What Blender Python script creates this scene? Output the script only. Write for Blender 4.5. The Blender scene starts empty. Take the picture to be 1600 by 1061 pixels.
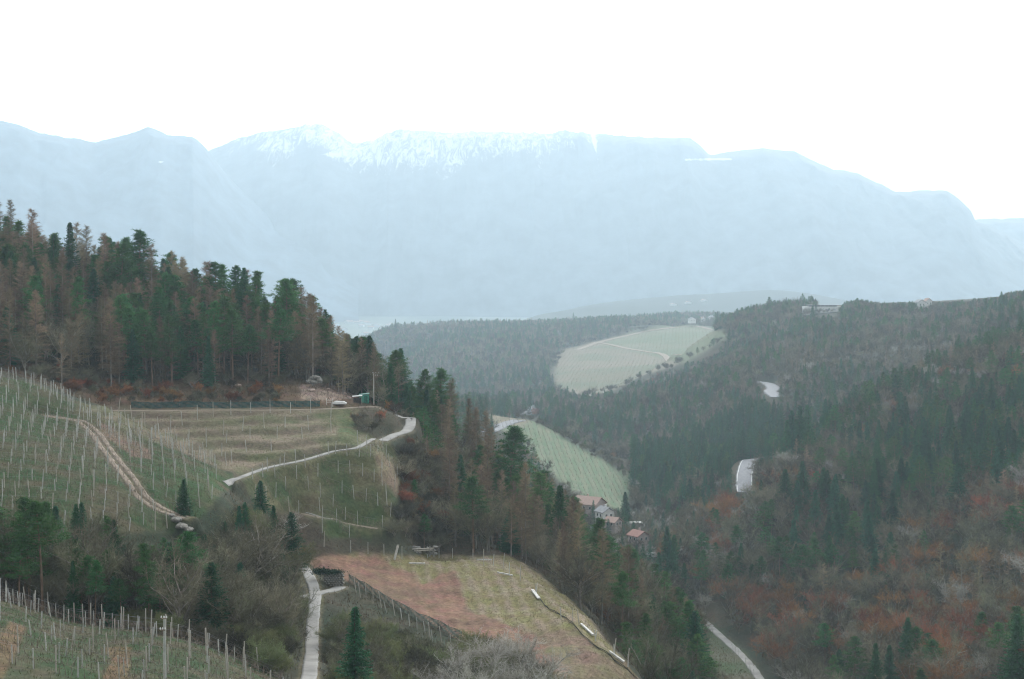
import bpy, math, random
import numpy as np
from mathutils import Vector, Matrix, Euler
rad = math.radians
scene = bpy.context.scene
COL = scene.collection

# ------------------------------------------------------------------ camera
H = 200.0                       # height of the camera above the plain
FPX = 2222.0                    # focal length in photograph pixels
TILT = math.atan((530.5 - 430.0) / FPX)
cam_data = bpy.data.cameras.new("camera")
cam_data.sensor_width = 36.0
cam_data.lens = 36.0 * FPX / 1600.0
cam_data.clip_start = 0.5
cam_data.clip_end = 60000.0
cam = bpy.data.objects.new("camera", cam_data)
cam.location = (0, 0, H)
cam.rotation_euler = (math.pi / 2 - TILT, 0, 0)
COL.objects.link(cam)
scene.camera = cam

# ------------------------------------------------------------------ world and sun
SUN_EL, SUN_AZ = 24.0, 14.0     # ahead of the camera, a little to the right, behind the cloud
world = bpy.data.worlds.new("World")
scene.world = world
world.use_nodes = True
wn, wl = world.node_tree.nodes, world.node_tree.links
wn.clear()
w_out = wn.new("ShaderNodeOutputWorld")
w_bg = wn.new("ShaderNodeBackground"); w_bg.inputs["Strength"].default_value = 0.15
sky = wn.new("ShaderNodeTexSky"); sky.sky_type = 'NISHITA'; sky.sun_disc = False
sky.sun_elevation = rad(SUN_EL); sky.sun_rotation = rad(SUN_AZ)
sky.altitude = 600; sky.air_density = 1.4; sky.dust_density = 2.0
geo = wn.new("ShaderNodeNewGeometry")
tc = wn.new("ShaderNodeTexCoord")
mp = wn.new("ShaderNodeMapping"); mp.inputs["Scale"].default_value = (1.6, 1.6, 9.0)
wl.new(tc.outputs["Generated"], mp.inputs["Vector"])
nz = wn.new("ShaderNodeTexNoise"); nz.inputs["Scale"].default_value = 2.2
nz.inputs["Detail"].default_value = 5; nz.inputs["Roughness"].default_value = 0.55
wl.new(mp.outputs[0], nz.inputs["Vector"])
ramp = wn.new("ShaderNodeValToRGB")
ramp.color_ramp.elements[0].position = 0.34; ramp.color_ramp.elements[0].color = (0.26, 0.25, 0.255, 1)
ramp.color_ramp.elements[1].position = 0.50; ramp.color_ramp.elements[1].color = (0.92, 0.96, 1.0, 1)
wl.new(nz.outputs["Fac"], ramp.inputs["Fac"])
sc_ = wn.new("ShaderNodeVectorMath"); sc_.operation = 'SCALE'; sc_.inputs["Scale"].default_value = 6.8
# the cloud is brightest round the hidden sun, low ahead
nrm = wn.new("ShaderNodeVectorMath"); nrm.operation = 'DOT_PRODUCT'; wl.new(tc.outputs["Generated"], nrm.inputs[0])
nrm.inputs[1].default_value = (math.sin(rad(6)) * math.cos(rad(7)), math.cos(rad(6)) * math.cos(rad(7)), math.sin(rad(7)))
glow = wn.new("ShaderNodeMapRange"); glow.inputs["From Min"].default_value = 0.0; glow.inputs["From Max"].default_value = 1.0; glow.interpolation_type = 'SMOOTHSTEP'
glow.inputs["To Min"].default_value = 1.0; glow.inputs["To Max"].default_value = 3.2
wl.new(nrm.outputs["Value"], glow.inputs["Value"])
gm_ = wn.new("ShaderNodeVectorMath"); gm_.operation = 'SCALE'; wl.new(ramp.outputs["Color"], gm_.inputs[0]); wl.new(glow.outputs[0], gm_.inputs["Scale"])
wl.new(gm_.outputs[0], sc_.inputs[0])
mixw = wn.new("ShaderNodeMix"); mixw.data_type = 'RGBA'; mixw.inputs[0].default_value = 0.88
wl.new(sky.outputs[0], mixw.inputs[6]); wl.new(sc_.outputs[0], mixw.inputs[7])
wl.new(mixw.outputs[2], w_bg.inputs["Color"])
wl.new(w_bg.outputs[0], w_out.inputs[0])

sun_data = bpy.data.lights.new("sun", 'SUN')
sun_data.energy = 3.2; sun_data.angle = rad(30); sun_data.color = (1.0, 0.96, 0.90)
sun = bpy.data.objects.new("sun", sun_data)
az = rad(SUN_AZ)
to_sun = Vector((math.sin(az) * math.cos(rad(SUN_EL)), math.cos(az) * math.cos(rad(SUN_EL)), math.sin(rad(SUN_EL))))
sun.rotation_euler = (-to_sun).to_track_quat('-Z', 'Y').to_euler()
sun.location = (0, 0, H + 400)
COL.objects.link(sun)

vs = scene.view_settings
vs.view_transform = 'Standard'; vs.look = 'None'; vs.exposure = 0.2; vs.gamma = 1.0
vs.use_curve_mapping = False
cy = scene.cycles
cy.max_bounces = 4; cy.diffuse_bounces = 3; cy.glossy_bounces = 1
cy.transmission_bounces = 2; cy.transparent_max_bounces = 8; cy.volume_bounces = 1
cy.caustics_reflective = False; cy.caustics_refractive = False
cy.use_denoising = True; cy.filter_width = 1.15

# ------------------------------------------------------------------ projection helpers
CT, ST = math.cos(TILT), math.sin(TILT)
def ray(u, v):
    dx = (u - 800.0) / FPX; dz = (530.5 - v) / FPX
    return dx, CT + dz * ST, -ST + dz * CT
_DX, _DY = [0, 1000, 1250, 1500, 1750, 2000, 3500, 14000], [0, 1000, 1429, 1913, 2448, 3031, 5200, 16000]
def DM(D): return float(np.interp(D, _DX, _DY))     # beyond 1 km the first estimates of distance were too short
def P(u, v, D, raw=False):
    """the point at forward distance D that the photograph shows at (u, v); z from the camera's height"""
    D = D if raw else DM(D)
    x, y, z = ray(u, v)
    return (x / y * D, D, z / y * D)
def proj(x, y, z):
    """world point (z from the camera's height) to photograph pixel; works on arrays"""
    yc = y * CT - z * ST; zc = y * ST + z * CT
    return 800.0 + FPX * x / yc, 530.5 - FPX * zc / yc

# ------------------------------------------------------------------ noise (value noise, arrays)
_rng = np.random.RandomState(7)
_TAB = _rng.rand(256, 256)
def vnoise(x, y):
    xi = np.floor(x).astype(int); yi = np.floor(y).astype(int)
    fx = x - xi; fy = y - yi
    fx = fx * fx * (3 - 2 * fx); fy = fy * fy * (3 - 2 * fy)
    a = _TAB[xi & 255, yi & 255]; b = _TAB[(xi + 1) & 255, yi & 255]
    c = _TAB[xi & 255, (yi + 1) & 255]; d = _TAB[(xi + 1) & 255, (yi + 1) & 255]
    return (a * (1 - fx) + b * fx) * (1 - fy) + (c * (1 - fx) + d * fx) * fy
def fbm(x, y, octv=4, gain=0.5):
    s = 0.0; a = 1.0; t = 0.0
    for i in range(octv):
        s = s + a * (vnoise(x * 2 ** i + 17.3 * i, y * 2 ** i + 5.1 * i) - 0.5); t += a; a *= gain
    return s / t * 2.0
def sstep(a, b, x):
    t = np.clip((x - a) / (b - a), 0, 1); return t * t * (3 - 2 * t)

# ------------------------------------------------------------------ terrain: control points (pixel u, v, distance)
CP = []
def cp(*pts): CP.extend(pts)
def cz(*pts):  # (u, z, D): a point by its height below the camera, for ground the photograph does not show
    for u, z, D in pts: CP.append((u, 530.5 - FPX * ((D * ST + z * CT) / (D * CT - z * ST)), D))
# the slope under the camera
for u in (-2600, -1200, 0, 800, 1600, 2800, 4200):
    cz((u, -1.7, 4), (u, -6.5, 12), (u, -13, 28), (u, -22, 55), (u, -30, 85))
cz((-2600, -25, 130), (-2600, -10, 250), (-2600, 20, 500), (-2600, 60, 1000), (4200, -60, 150), (4200, -70, 300), (4200, 0, 700), (4200, 60, 1200))
# near vineyard, bottom left
cp((-200, 985, 125), (0, 985, 132), (0, 940, 150), (0, 1061, 115), (100, 1061, 118), (200, 1026, 135), (110, 1000, 142), (300, 1050, 130), (400, 1070, 135), (200, 985, 150), (300, 1010, 142))
# hollow with the grove
cz((100, -41, 172), (-200, -41, 170), (200, -43, 172), (300, -42, 165), (400, -43, 165), (450, -44, 168))
cp((350, 915, 190), (420, 860, 215), (440, 875, 226))
# left vineyard
cp((0, 590, 255), (60, 603, 255), (130, 642, 250), (100, 660, 242), (0, 700, 215), (-200, 700, 210), (-200, 570, 255), (100, 820, 190), (0, 820, 188), (-200, 840, 185),
   (160, 700, 228), (240, 790, 205), (180, 640, 262), (260, 700, 240), (300, 760, 218), (230, 670, 256), (340, 780, 216), (270, 820, 205), (380, 745, 240))
# terraces
cp((150, 640, 283), (300, 640, 287), (400, 640, 293), (500, 640, 300), (580, 633, 312), (200, 662, 268), (300, 700, 258), (350, 722, 250), (450, 706, 258), (520, 690, 270), (400, 680, 272),
   (600, 664, 298), (640, 655, 308), (625, 682, 295), (580, 690, 278), (540, 655, 296), (560, 640, 305))
# wooded hill behind them
cp((0, 575, 290), (-200, 560, 290), (100, 603, 290), (200, 622, 296), (300, 622, 302), (400, 622, 306), (460, 615, 310), (500, 612, 314), (545, 622, 318),
   (-200, 400, 370), (0, 430, 368), (100, 470, 365), (220, 500, 362), (350, 530, 352), (480, 578, 345), (560, 618, 340), (200, 560, 330), (0, 500, 330), (400, 580, 330))
cz((-200, -30, 460), (0, -34, 460), (200, -45, 450), (400, -58, 430), (520, -65, 420))
cz((-200, -110, 700), (100, -115, 680), (400, -112, 650), (-1200, 0, 400), (-1200, -60, 700))
# lower vineyard and the nose
cp((400, 750, 240), (600, 702, 272), (620, 760, 262), (450, 800, 243), (520, 806, 250), (560, 835, 250), (500, 760, 254), (610, 730, 268), (500, 836, 243),
   (650, 700, 295), (640, 780, 272), (700, 800, 285), (640, 846, 262), (740, 852, 268), (830, 880, 262))
# ploughed field
cp((490, 872, 236), (560, 868, 243), (700, 876, 248), (780, 872, 256), (900, 948, 225), (940, 985, 210), (980, 1030, 195), (1000, 1061, 188), (850, 905, 245),
   (540, 905, 226), (640, 955, 212), (720, 1000, 197), (800, 1025, 190), (860, 1061, 178), (700, 930, 225), (820, 960, 215))
# lane, lower left of the field
cp((490, 930, 210), (485, 1040, 176), (472, 885, 228), (462, 858, 238), (520, 960, 203), (430, 950, 200), (560, 1061, 168), (640, 1040, 178), (700, 1070, 168))
cz((555, -46, 150), (700, -50, 150), (860, -54, 155), (1000, -58, 165), (1200, -64, 160), (1600, -70, 160), (400, -42, 150), (2000, -70, 200))
# wooded nose, falling to the gorge
cp((750, 830, 300), (900, 905, 290), (950, 985, 265), (1020, 1065, 240), (1080, 1090, 262), (850, 858, 330), (700, 762, 320), (650, 684, 328), (600, 646, 342), (630, 652, 338),
   (700, 690, 345), (780, 768, 338), (880, 860, 330), (1000, 965, 316), (1100, 1050, 298), (1150, 1110, 280))
cz((600, -52, 400), (700, -70, 400), (780, -80, 395), (880, -92, 390), (1000, -97, 375), (1100, -97, 345), (1200, -98, 310), (1060, -88, 215), (1200, -85, 230), (1400, -88, 240), (1600, -84, 240), (1300, -97, 300))
# gorge floor, road at its near end
cp((1190, 1063, 350), (1150, 1016, 385), (1100, 972, 415), (1110, 1040, 365), (1060, 905, 470), (1010, 862, 550), (980, 810, 640), (970, 780, 700))
cz((800, -96, 520), (700, -90, 520), (600, -80, 520), (900, -100, 480), (900, -104, 600))
# vineyard in the middle distance
cp((800, 662, 850), (760, 645, 890), (850, 700, 790), (900, 732, 750), (870, 680, 835), (940, 728, 770), (980, 750, 745), (930, 765, 700), (830, 655, 870), (780, 650, 880), (900, 700, 810))
cz((700, -88, 700), (780, -94, 700), (600, -84, 800), (700, -86, 850), (850, -112, 930), (930, -117, 900), (700, -104, 1000), (600, -110, 1050))
# wooded hill beyond it and the clearing
cp((830, 645, 1120), (850, 632, 1180), (980, 722, 880), (700, 602, 1430), (650, 562, 1600), (750, 640, 1280), (800, 582, 1480), (850, 602, 1380),
   (610, 515, 1850), (700, 510, 1900), (800, 508, 1930), (900, 505, 1960), (1000, 500, 2000), (1100, 494, 2000),
   (870, 548, 1600), (940, 537, 1640), (1000, 522, 1700), (1070, 513, 1740), (1130, 521, 1660), (1060, 565, 1470), (1110, 548, 1540), (1000, 590, 1370), (870, 605, 1370), (960, 575, 1440), (920, 612, 1340))
cz((560, -125, 1700), (540, -130, 1500), (400, -140, 1500), (200, -145, 1500), (-200, -130, 1500), (500, -138, 2000), (520, -118, 1150), (300, -125, 1000))
cz((700, -120, 2350), (900, -120, 2400), (1100, -110, 2450), (1300, -100, 1900), (1500, -90, 1700), (1700, -60, 1600))
# spur in front of the clearing
cp((900, 642, 1140), (1000, 602, 1240), (1100, 592, 1190), (1000, 680, 1000), (920, 690, 980), (1100, 700, 870), (1180, 680, 840), (1120, 640, 990), (1210, 606, 950), (1160, 600, 1010), (1190, 598, 1000),
   (1220, 622, 900), (1165, 762, 640), (1165, 722, 685), (1185, 712, 705), (1140, 740, 700), (1050, 800, 640), (1100, 765, 690), (1050, 745, 770), (1230, 590, 960), (1200, 570, 1040), (1150, 560, 1150))
# near wooded slope on the right, up to its edge
cp((1150, 925, 440), (1110, 862, 500), (1150, 850, 500), (1300, 1061, 345), (1300, 930, 412), (1300, 800, 500), (1300, 720, 580), (1300, 672, 640), (1450, 1061, 325), (1450, 930, 390),
   (1450, 800, 470), (1450, 700, 550), (1450, 625, 640), (1450, 590, 700), (1600, 1061, 300), (1600, 930, 368), (1600, 800, 440), (1600, 700, 510), (1600, 600, 610), (1600, 535, 720),
   (1200, 800, 505), (1200, 770, 525), (1245, 720, 575), (1165, 800, 500), (1900, 930, 380), (1900, 700, 500), (1900, 460, 700), (1375, 630, 660), (1375, 720, 570), (1525, 562, 710), (1375, 860, 450))
cz((1245, -98, 700), (1300, -92, 760), (1375, -84, 790), (1450, -76, 830), (1525, -68, 840), (1600, -55, 840), (1200, -100, 610), (1180, -99, 590))
# far slope behind it, up to the crest
cp((1300, 600, 930), (1300, 550, 1030), (1300, 510, 1130), (1250, 560, 1020), (1450, 545, 1000), (1450, 512, 1090), (1600, 500, 930),
   (1150, 520, 1250), (1150, 496, 1350), (1250, 486, 1270), (1300, 487, 1240), (1400, 484, 1180), (1500, 490, 1130), (1570, 488, 1070), (1620, 480, 1000), (1900, 400, 950), (1200, 540, 1120))
# low hill beyond, plain
cp((840, 492, 3000), (940, 468, 3150), (1060, 461, 3250), (1200, 453, 3300), (1270, 459, 3250), (1330, 474, 3150), (1450, 480, 3000))
cz((830, -120, 2750), (1000, -115, 2750), (1200, -110, 2750), (1400, -100, 2600), (700, -150, 3000), (1100, -140, 3900), (1300, -140, 3900), (900, -145, 3700))
for u in (-1200, -200, 200, 500, 700, 1100, 1500, 2000, 3200):
    if u < 600: cz((u, -148, 2800))
    cz((u, -150, 4600), (u, -150, 7000), (u, -150, 14000))
cz((-2600, 50, 3000), (4200, 50, 3000), (-2600, -150, 8000), (4200, -150, 8000))

_c = np.array([P(*c) for c in CP])
_cs = _c[:, 0] / _c[:, 1]; _cl = np.log(_c[:, 1]); _ce = _c[:, 2] / _c[:, 1]
KS = 1.6; MQ = 0.03
def _phi(r2): return np.sqrt(r2 + MQ * MQ)
def _solve():
    n = len(_cs)
    A = _phi(((_cs[:, None] - _cs[None]) * KS) ** 2 + (_cl[:, None] - _cl[None]) ** 2)
    A -= np.eye(n) * 0.002
    M = np.zeros((n + 1, n + 1)); M[:n, :n] = A; M[:n, n] = 1; M[n, :n] = 1
    b = np.zeros(n + 1); b[:n] = _ce
    return np.linalg.solve(M, b)
_w = _solve()
def base_e(s, l):
    shp = s.shape; s = s.ravel(); l = l.ravel(); out = np.empty(len(s))
    for i in range(0, len(s), 20000):
        a, b = s[i:i + 20000], l[i:i + 20000]
        out[i:i + 20000] = _phi(((a[:, None] - _cs[None]) * KS) ** 2 + (b[:, None] - _cl[None]) ** 2) @ _w[:-1] + _w[-1]
    return out.reshape(shp)

# grid in (s = x / y, y)
SG = np.concatenate([np.linspace(-1.9, -0.46, 26)[:-1], np.arange(-0.46, 0.46, 0.0015), np.linspace(0.46, 1.9, 26)])
YG = np.exp(np.concatenate([np.linspace(math.log(3.2), math.log(110), 50)[:-1], np.arange(math.log(110), math.log(360), 0.0034),
                            np.arange(math.log(360), math.log(3300), 0.0075), np.linspace(math.log(3320), math.log(16500), 60)]))
_csub = np.linspace(0, 1, 2)
def coarse_then_fine():
    # evaluate the smooth surface on every third grid line and interpolate
    si = np.unique(np.r_[np.arange(0, len(SG), 3), len(SG) - 1]); yi = np.unique(np.r_[np.arange(0, len(YG), 3), len(YG) - 1])
    E = base_e(np.repeat(SG[si][None], len(yi), 0), np.repeat(np.log(YG[yi])[:, None], len(si), 1))
    E1 = np.stack([np.interp(SG, SG[si], r) for r in E])
    return np.stack([np.interp(np.log(YG), np.log(YG[yi]), E1[:, j]) for j in range(len(SG))], 1)
EG = coarse_then_fine()
YY = np.repeat(YG[:, None], len(SG), 1); SS = np.repeat(SG[None], len(YG), 0)
XX = SS * YY
ZZ = EG * YY

def inpoly(u, v, poly):
    r = np.zeros(u.shape, bool); n = len(poly)
    for i in range(n):
        x1, y1 = poly[i]; x2, y2 = poly[(i + 1) % n]
        if y1 == y2: continue
        c = ((y1 > v) != (y2 > v)) & (u < (x2 - x1) * (v - y1) / (y2 - y1) + x1)
        r ^= c
    return r
UU, VV = proj(XX, YY, ZZ)
def region(poly, d0, d1, jit=0.0):
    d0, d1 = DM(d0), DM(d1)
    """grid mask of the ground the outline surrounds, between two distances"""
    u, v = UU, VV
    if jit:
        u = u + jit * fbm(XX / 4, YY / 4, 3); v = v + 0.5 * jit * fbm(XX / 4 + 50, YY / 4, 3)
    return (inpoly(u, v, poly) & (YY > d0) & (YY < d1)).astype(float)
def blur(m, n=2):
    for _ in range(n):
        m = (m + np.roll(m, 1, 0) + np.roll(m, -1, 0) + np.roll(m, 1, 1) + np.roll(m, -1, 1)) / 5
    return m

# outlines of the fields on the ground (photograph pixels)
F_TERR = [(120, 632), (300, 634), (520, 632), (560, 640), (545, 668), (590, 684), (470, 705), (375, 738), (345, 735), (300, 712), (240, 690), (170, 662), (120, 645)]
F_LEFT = [(-260, 560), (0, 586), (60, 600), (130, 630), (200, 672), (270, 700), (345, 735), (375, 745), (330, 790), (300, 830), (220, 830), (100, 850), (-260, 870)]
F_LOW = [(375, 748), (470, 715), (585, 690), (618, 706), (632, 735), (620, 790), (600, 840), (520, 836), (470, 800), (400, 790)]
F_PLOT = [(492, 872), (560, 866), (640, 868), (700, 866), (790, 868), (835, 890), (905, 950), (975, 1030), (1010, 1075), (880, 1075), (800, 1030), (740, 1008), (640, 955), (560, 915), (505, 890)]
F_NEAR = [(-260, 930), (0, 930), (70, 945), (180, 972), (300, 1005), (420, 1050), (470, 1090), (-260, 1200)]
F_MID = [(756, 626), (800, 640), (860, 672), (930, 712), (990, 745), (975, 800), (900, 775), (820, 700), (770, 665)]
F_CLEAR = [(862, 562), (878, 546), (940, 531), (1000, 518), (1070, 510), (1140, 520), (1130, 545), (1100, 560), (1060, 572), (1010, 585), (960, 610), (900, 625), (870, 610)]
F_GORGE = [(1096, 965), (1125, 985), (1160, 1012), (1195, 1061), (1180, 1100), (1110, 1100), (1100, 1020)]

m_terr = region(F_TERR, 240, 320); m_left = region(F_LEFT, 175, 275, 5); m_low = region(F_LOW, 232, 285, 5)
m_plot = region(F_PLOT, 170, 275, 5); m_near = region(F_NEAR, 100, 160, 5); m_mid = region(F_MID, 660, 920, 3)
m_clear = region(F_CLEAR, 1250, 1850, 3); m_gorge = region(F_GORGE, 330, 440, 3)
m_field = np.clip(m_terr + m_left + m_low + m_plot + m_near + m_mid + m_clear + m_gorge, 0, 1)

# relief: rough forest ground, terraces cut as real steps
rough = blur(1 - m_field, 3)
far = np.clip((YY - 500) / 1500, 0, 1)
ZZ = ZZ + rough * (0.7 * fbm(XX / 9, YY / 9, 4) + far * (6 + 9 * sstep(1700, 2300, YY)) * fbm(XX / 200, YY / 200, 4) * (YY < 4000)) * (YY > 20)
ZZ = ZZ + 0.16 * fbm(XX / 1.7, YY / 1.7, 3) * (YY > 20) * (YY < 500)
STEP = 1.15
zt = ZZ / STEP; fr = zt - np.floor(zt)
zq = (np.floor(zt) + sstep(0.55, 1.0, fr)) * STEP
ZZ = ZZ + blur(m_terr, 4) * 0.8 * (zq - ZZ)
STEP2 = 2.6
zt = ZZ / STEP2; fr2 = zt - np.floor(zt)
zq2 = (np.floor(zt) + sstep(0.6, 1.0, fr2)) * STEP2
ZZ = ZZ + blur(m_low, 4) * 0.5 * (zq2 - ZZ)
# furrows in the ploughed field
furrow = np.sin((XX + YY * 0.12) * 2 * math.pi / 2.3 + 1.5 * fbm(XX / 6, YY / 6, 2))
ZZ = ZZ + (.08 * furrow + .35 * fbm(XX / 4.5, YY / 6, 3)) * m_plot

LY = np.log(YG)
def ground(x, y):
    """height of the ground, measured from the camera's height (arrays or numbers)"""
    x = np.atleast_1d(np.asarray(x, float)); y = np.atleast_1d(np.asarray(y, float))
    s = x / y
    j = np.clip(np.searchsorted(SG, s) - 1, 0, len(SG) - 2); i = np.clip(np.searchsorted(YG, y) - 1, 0, len(YG) - 2)
    a = np.clip((s - SG[j]) / (SG[j + 1] - SG[j]), 0, 1); b = np.clip((y - YG[i]) / (YG[i + 1] - YG[i]), 0, 1)
    return (ZZ[i, j] * (1 - a) + ZZ[i, j + 1] * a) * (1 - b) + (ZZ[i + 1, j] * (1 - a) + ZZ[i + 1, j + 1] * a) * b
def gz(x, y): return float(ground(x, y)[0])
def gmask(m, x, y):
    s = np.asarray(x) / np.asarray(y)
    j = np.clip(np.searchsorted(SG, s), 0, len(SG) - 1); i = np.clip(np.searchsorted(YG, y), 0, len(YG) - 1)
    return m[i, j]
def hit(u, v, d0=110, d1=2600):
    """where the line of sight through (u, v) first meets the ground between two distances"""
    d0, d1 = DM(d0), DM(d1)
    x, y, z = ray(u, v); s, e = x / y, z / y
    ys = np.exp(np.arange(math.log(d0), math.log(d1), 0.0012))
    g = ground(s * ys, ys) / ys
    k = np.nonzero(g >= e)[0]
    if len(k) == 0: k = [int(np.argmax(g))]
    yy = float(ys[k[0]])
    return s * yy, yy, gz(s * yy, yy)
# ------------------------------------------------------------------ materials
MATS = {}
def mat(name, color, rough=0.9, thin=0.0, var=0.25, scale=3.0, color2=None, bump=0.0, spec=0.2, detail=4, coord='Object', stretch=None, objvar=0.0, attr=None):
    if name in MATS: return MATS[name]
    m = bpy.data.materials.new(name); m.use_nodes = True
    n, l = m.node_tree.nodes, m.node_tree.links
    b = n["Principled BSDF"]
    b.inputs["Roughness"].default_value = rough
    b.inputs["Specular IOR Level"].default_value = spec
    t = n.new("ShaderNodeTexCoord"); src = t.outputs[coord]
    if stretch:
        mpn = n.new("ShaderNodeMapping"); mpn.inputs["Scale"].default_value = stretch; l.new(src, mpn.inputs["Vector"]); src = mpn.outputs[0]
    nt = n.new("ShaderNodeTexNoise"); nt.inputs["Scale"].default_value = scale; nt.inputs["Detail"].default_value = detail
    l.new(src, nt.inputs["Vector"])
    c2 = color2 or tuple(c * (1 - var) for c in color)
    c1 = color if color2 else tuple(c * (1 + var) for c in color)
    rp = n.new("ShaderNodeValToRGB")
    rp.color_ramp.elements[0].position = 0.35; rp.color_ramp.elements[0].color = (*c2, 1)
    rp.color_ramp.elements[1].position = 0.65; rp.color_ramp.elements[1].color = (*c1, 1)
    l.new(nt.outputs["Fac"], rp.inputs["Fac"]); out = rp.outputs["Color"]
    if attr:
        at = n.new("ShaderNodeAttribute"); at.attribute_name = attr
        mx = n.new("ShaderNodeMix"); mx.data_type = 'RGBA'; mx.blend_type = 'MULTIPLY'; mx.inputs[0].default_value = 1
        l.new(out, mx.inputs[6]); l.new(at.outputs["Color"], mx.inputs[7]); out = mx.outputs[2]
    if objvar:
        oi = n.new("ShaderNodeObjectInfo"); mr = n.new("ShaderNodeMapRange")
        mr.inputs["To Min"].default_value = 1 - objvar; mr.inputs["To Max"].default_value = 1 + objvar
        l.new(oi.outputs["Random"], mr.inputs["Value"])
        hs = n.new("ShaderNodeHueSaturation"); l.new(out, hs.inputs["Color"]); l.new(mr.outputs[0], hs.inputs["Value"])
        mr2 = n.new("ShaderNodeMapRange"); mr2.inputs["To Min"].default_value = 0.475; mr2.inputs["To Max"].default_value = 0.525
        m2 = n.new("ShaderNodeMath"); m2.operation = 'MULTIPLY'; m2.inputs[1].default_value = 7.31; l.new(oi.outputs["Random"], m2.inputs[0])
        m3 = n.new("ShaderNodeMath"); m3.operation = 'FRACT'; l.new(m2.outputs[0], m3.inputs[0]); l.new(m3.outputs[0], mr2.inputs["Value"])
        l.new(mr2.outputs[0], hs.inputs["Hue"]); out = hs.outputs[0]
    l.new(out, b.inputs["Base Color"])
    if thin:
        tl = n.new("ShaderNodeBsdfTranslucent"); ms_ = n.new("ShaderNodeMixShader"); ms_.inputs[0].default_value = thin
        l.new(out, tl.inputs["Color"]); l.new(b.outputs[0], ms_.inputs[1]); l.new(tl.outputs[0], ms_.inputs[2]); l.new(ms_.outputs[0], n["Material Output"].inputs["Surface"])
    if bump:
        bp = n.new("ShaderNodeBump"); bp.inputs["Strength"].default_value = bump; l.new(nt.outputs["Fac"], bp.inputs["Height"])
        l.new(bp.outputs[0], b.inputs["Normal"])
    MATS[name] = m
    return m

def new_mesh(name, verts, faces, m=None, smooth=False, quads=None):
    """verts (n,3) array; faces list, or quads (k,4) / tris (k,3) array"""
    me = bpy.data.meshes.new(name)
    if quads is not None:
        verts = np.asarray(verts, np.float32); q = np.asarray(quads, np.int32); k = q.shape[1]
        me.vertices.add(len(verts)); me.vertices.foreach_set("co", verts.ravel())
        me.loops.add(q.size); me.loops.foreach_set("vertex_index", q.ravel())
        me.polygons.add(len(q)); me.polygons.foreach_set("loop_start", np.arange(0, q.size, k, dtype=np.int32))
        if smooth: me.polygons.foreach_set("use_smooth", np.ones(len(q), bool))
        me.update(calc_edges=True)
    else:
        me.from_pydata([tuple(v) for v in verts], [], [tuple(f) for f in faces]); me.update()
        if smooth: me.polygons.foreach_set("use_smooth", np.ones(len(me.polygons), bool))
    for mm in (m if isinstance(m, (list, tuple)) else [m]):
        if mm: me.materials.append(mm)
    return me
def link(name, me, parent=None, loc=None, **props):
    o = bpy.data.objects.new(name, me); COL.objects.link(o)
    if parent is not None: o.parent = parent
    if loc is not None: o.location = loc
    for k, v in props.items(): o[k] = v
    return o
def empty(name, loc, rz=0.0, **props):
    o = bpy.data.objects.new(name, None); o.empty_display_size = 0.3; COL.objects.link(o)
    o.location = loc; o.rotation_euler = (0, 0, rz)
    for k, v in props.items(): o[k] = v
    return o
def grid_quads(nr, nc):
    a = np.arange(nr * nc).reshape(nr, nc)
    return np.stack([a[:-1, :-1], a[:-1, 1:], a[1:, 1:], a[1:, :-1]], -1).reshape(-1, 4)
def set_col(me, arr, name="ground_colour"):
    c = me.color_attributes.new(name, 'FLOAT_COLOR', 'POINT')
    a = np.ones((len(me.vertices), 4), np.float32); a[:, :3] = arr
    c.data.foreach_set("color", a.ravel())

# ------------------------------------------------------------------ roads, lanes and tracks: lines on the ground, then their beds
def catmull(pts, step):
    pts = [np.array(p, float) for p in pts]; pts = [2 * pts[0] - pts[1]] + pts + [2 * pts[-1] - pts[-2]]; out = []
    for i in range(1, len(pts) - 2):
        p0, p1, p2, p3 = pts[i - 1:i + 3]; nn = max(2, int(np.linalg.norm(p2 - p1) / step))
        for k in range(nn):
            t = k / nn
            out.append(.5 * ((2 * p1) + (-p0 + p2) * t + (2 * p0 - 5 * p1 + 4 * p2 - p3) * t * t + (-p0 + 3 * p1 - 3 * p2 + p3) * t ** 3))
    out.append(pts[-2]); return np.array(out)
ROADS = []
def lay(name, px, d0, d1, width, m, lift, step=.7, edge=.1, fall=2.0):
    ROADS.append([name, catmull([hit(u, v, d0, d1)[:2] for u, v in px], step), width, m, lift, edge, fall])
lay("dirt_track", [(62, 640), (90, 652), (128, 662), (150, 682), (185, 725), (220, 765), (245, 792), (268, 815), (292, 832)], 180, 270, 2.0, "m_track", .12, 0.7, .16, 2.0)
lay("concrete_lane", [(352, 760), (378, 747), (420, 735), (470, 722), (520, 708), (560, 697), (584, 690)], 232, 290, 1.05, "m_conc", .12, 0.7, .03, 2.0)
lay("gravel_lane", [(440, 866), (462, 882), (480, 898), (492, 922), (491, 950), (488, 990), (484, 1042), (481, 1075), (478, 1130)], 125, 240, 1.75, "m_conc", .12, 0.7, .08, 2.0)
lay("lane_fork", [(470, 930), (482, 927), (497, 925), (510, 926), (522, 924), (532, 922)], 195, 225, 1.8, "m_conc", .12, 0.7, .1, 2.0)
lay("terrace_path", [(165, 641), (300, 641), (400, 641), (480, 641), (530, 639), (570, 634), (598, 630), (612, 634)], 270, 325, 1.6, "m_track", .06, 0.7, .1, 2.0)
lay("lane_bend", [(612, 634), (632, 648), (642, 662), (636, 674), (616, 682), (596, 690)], 265, 335, 2.3, "m_conc", .12, 0.7, .05, 2.0)
lay("vineyard_path", [(470, 792), (490, 802), (515, 815), (560, 824), (590, 835)], 232, 275, .9, "m_track", .04, 0.7, .1, 2.0)
lay("plank_path", [(478, 790), (500, 806), (518, 816)], 232, 275, .5, "m_conc", .09, 0.7, .05, 2.0)
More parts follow.
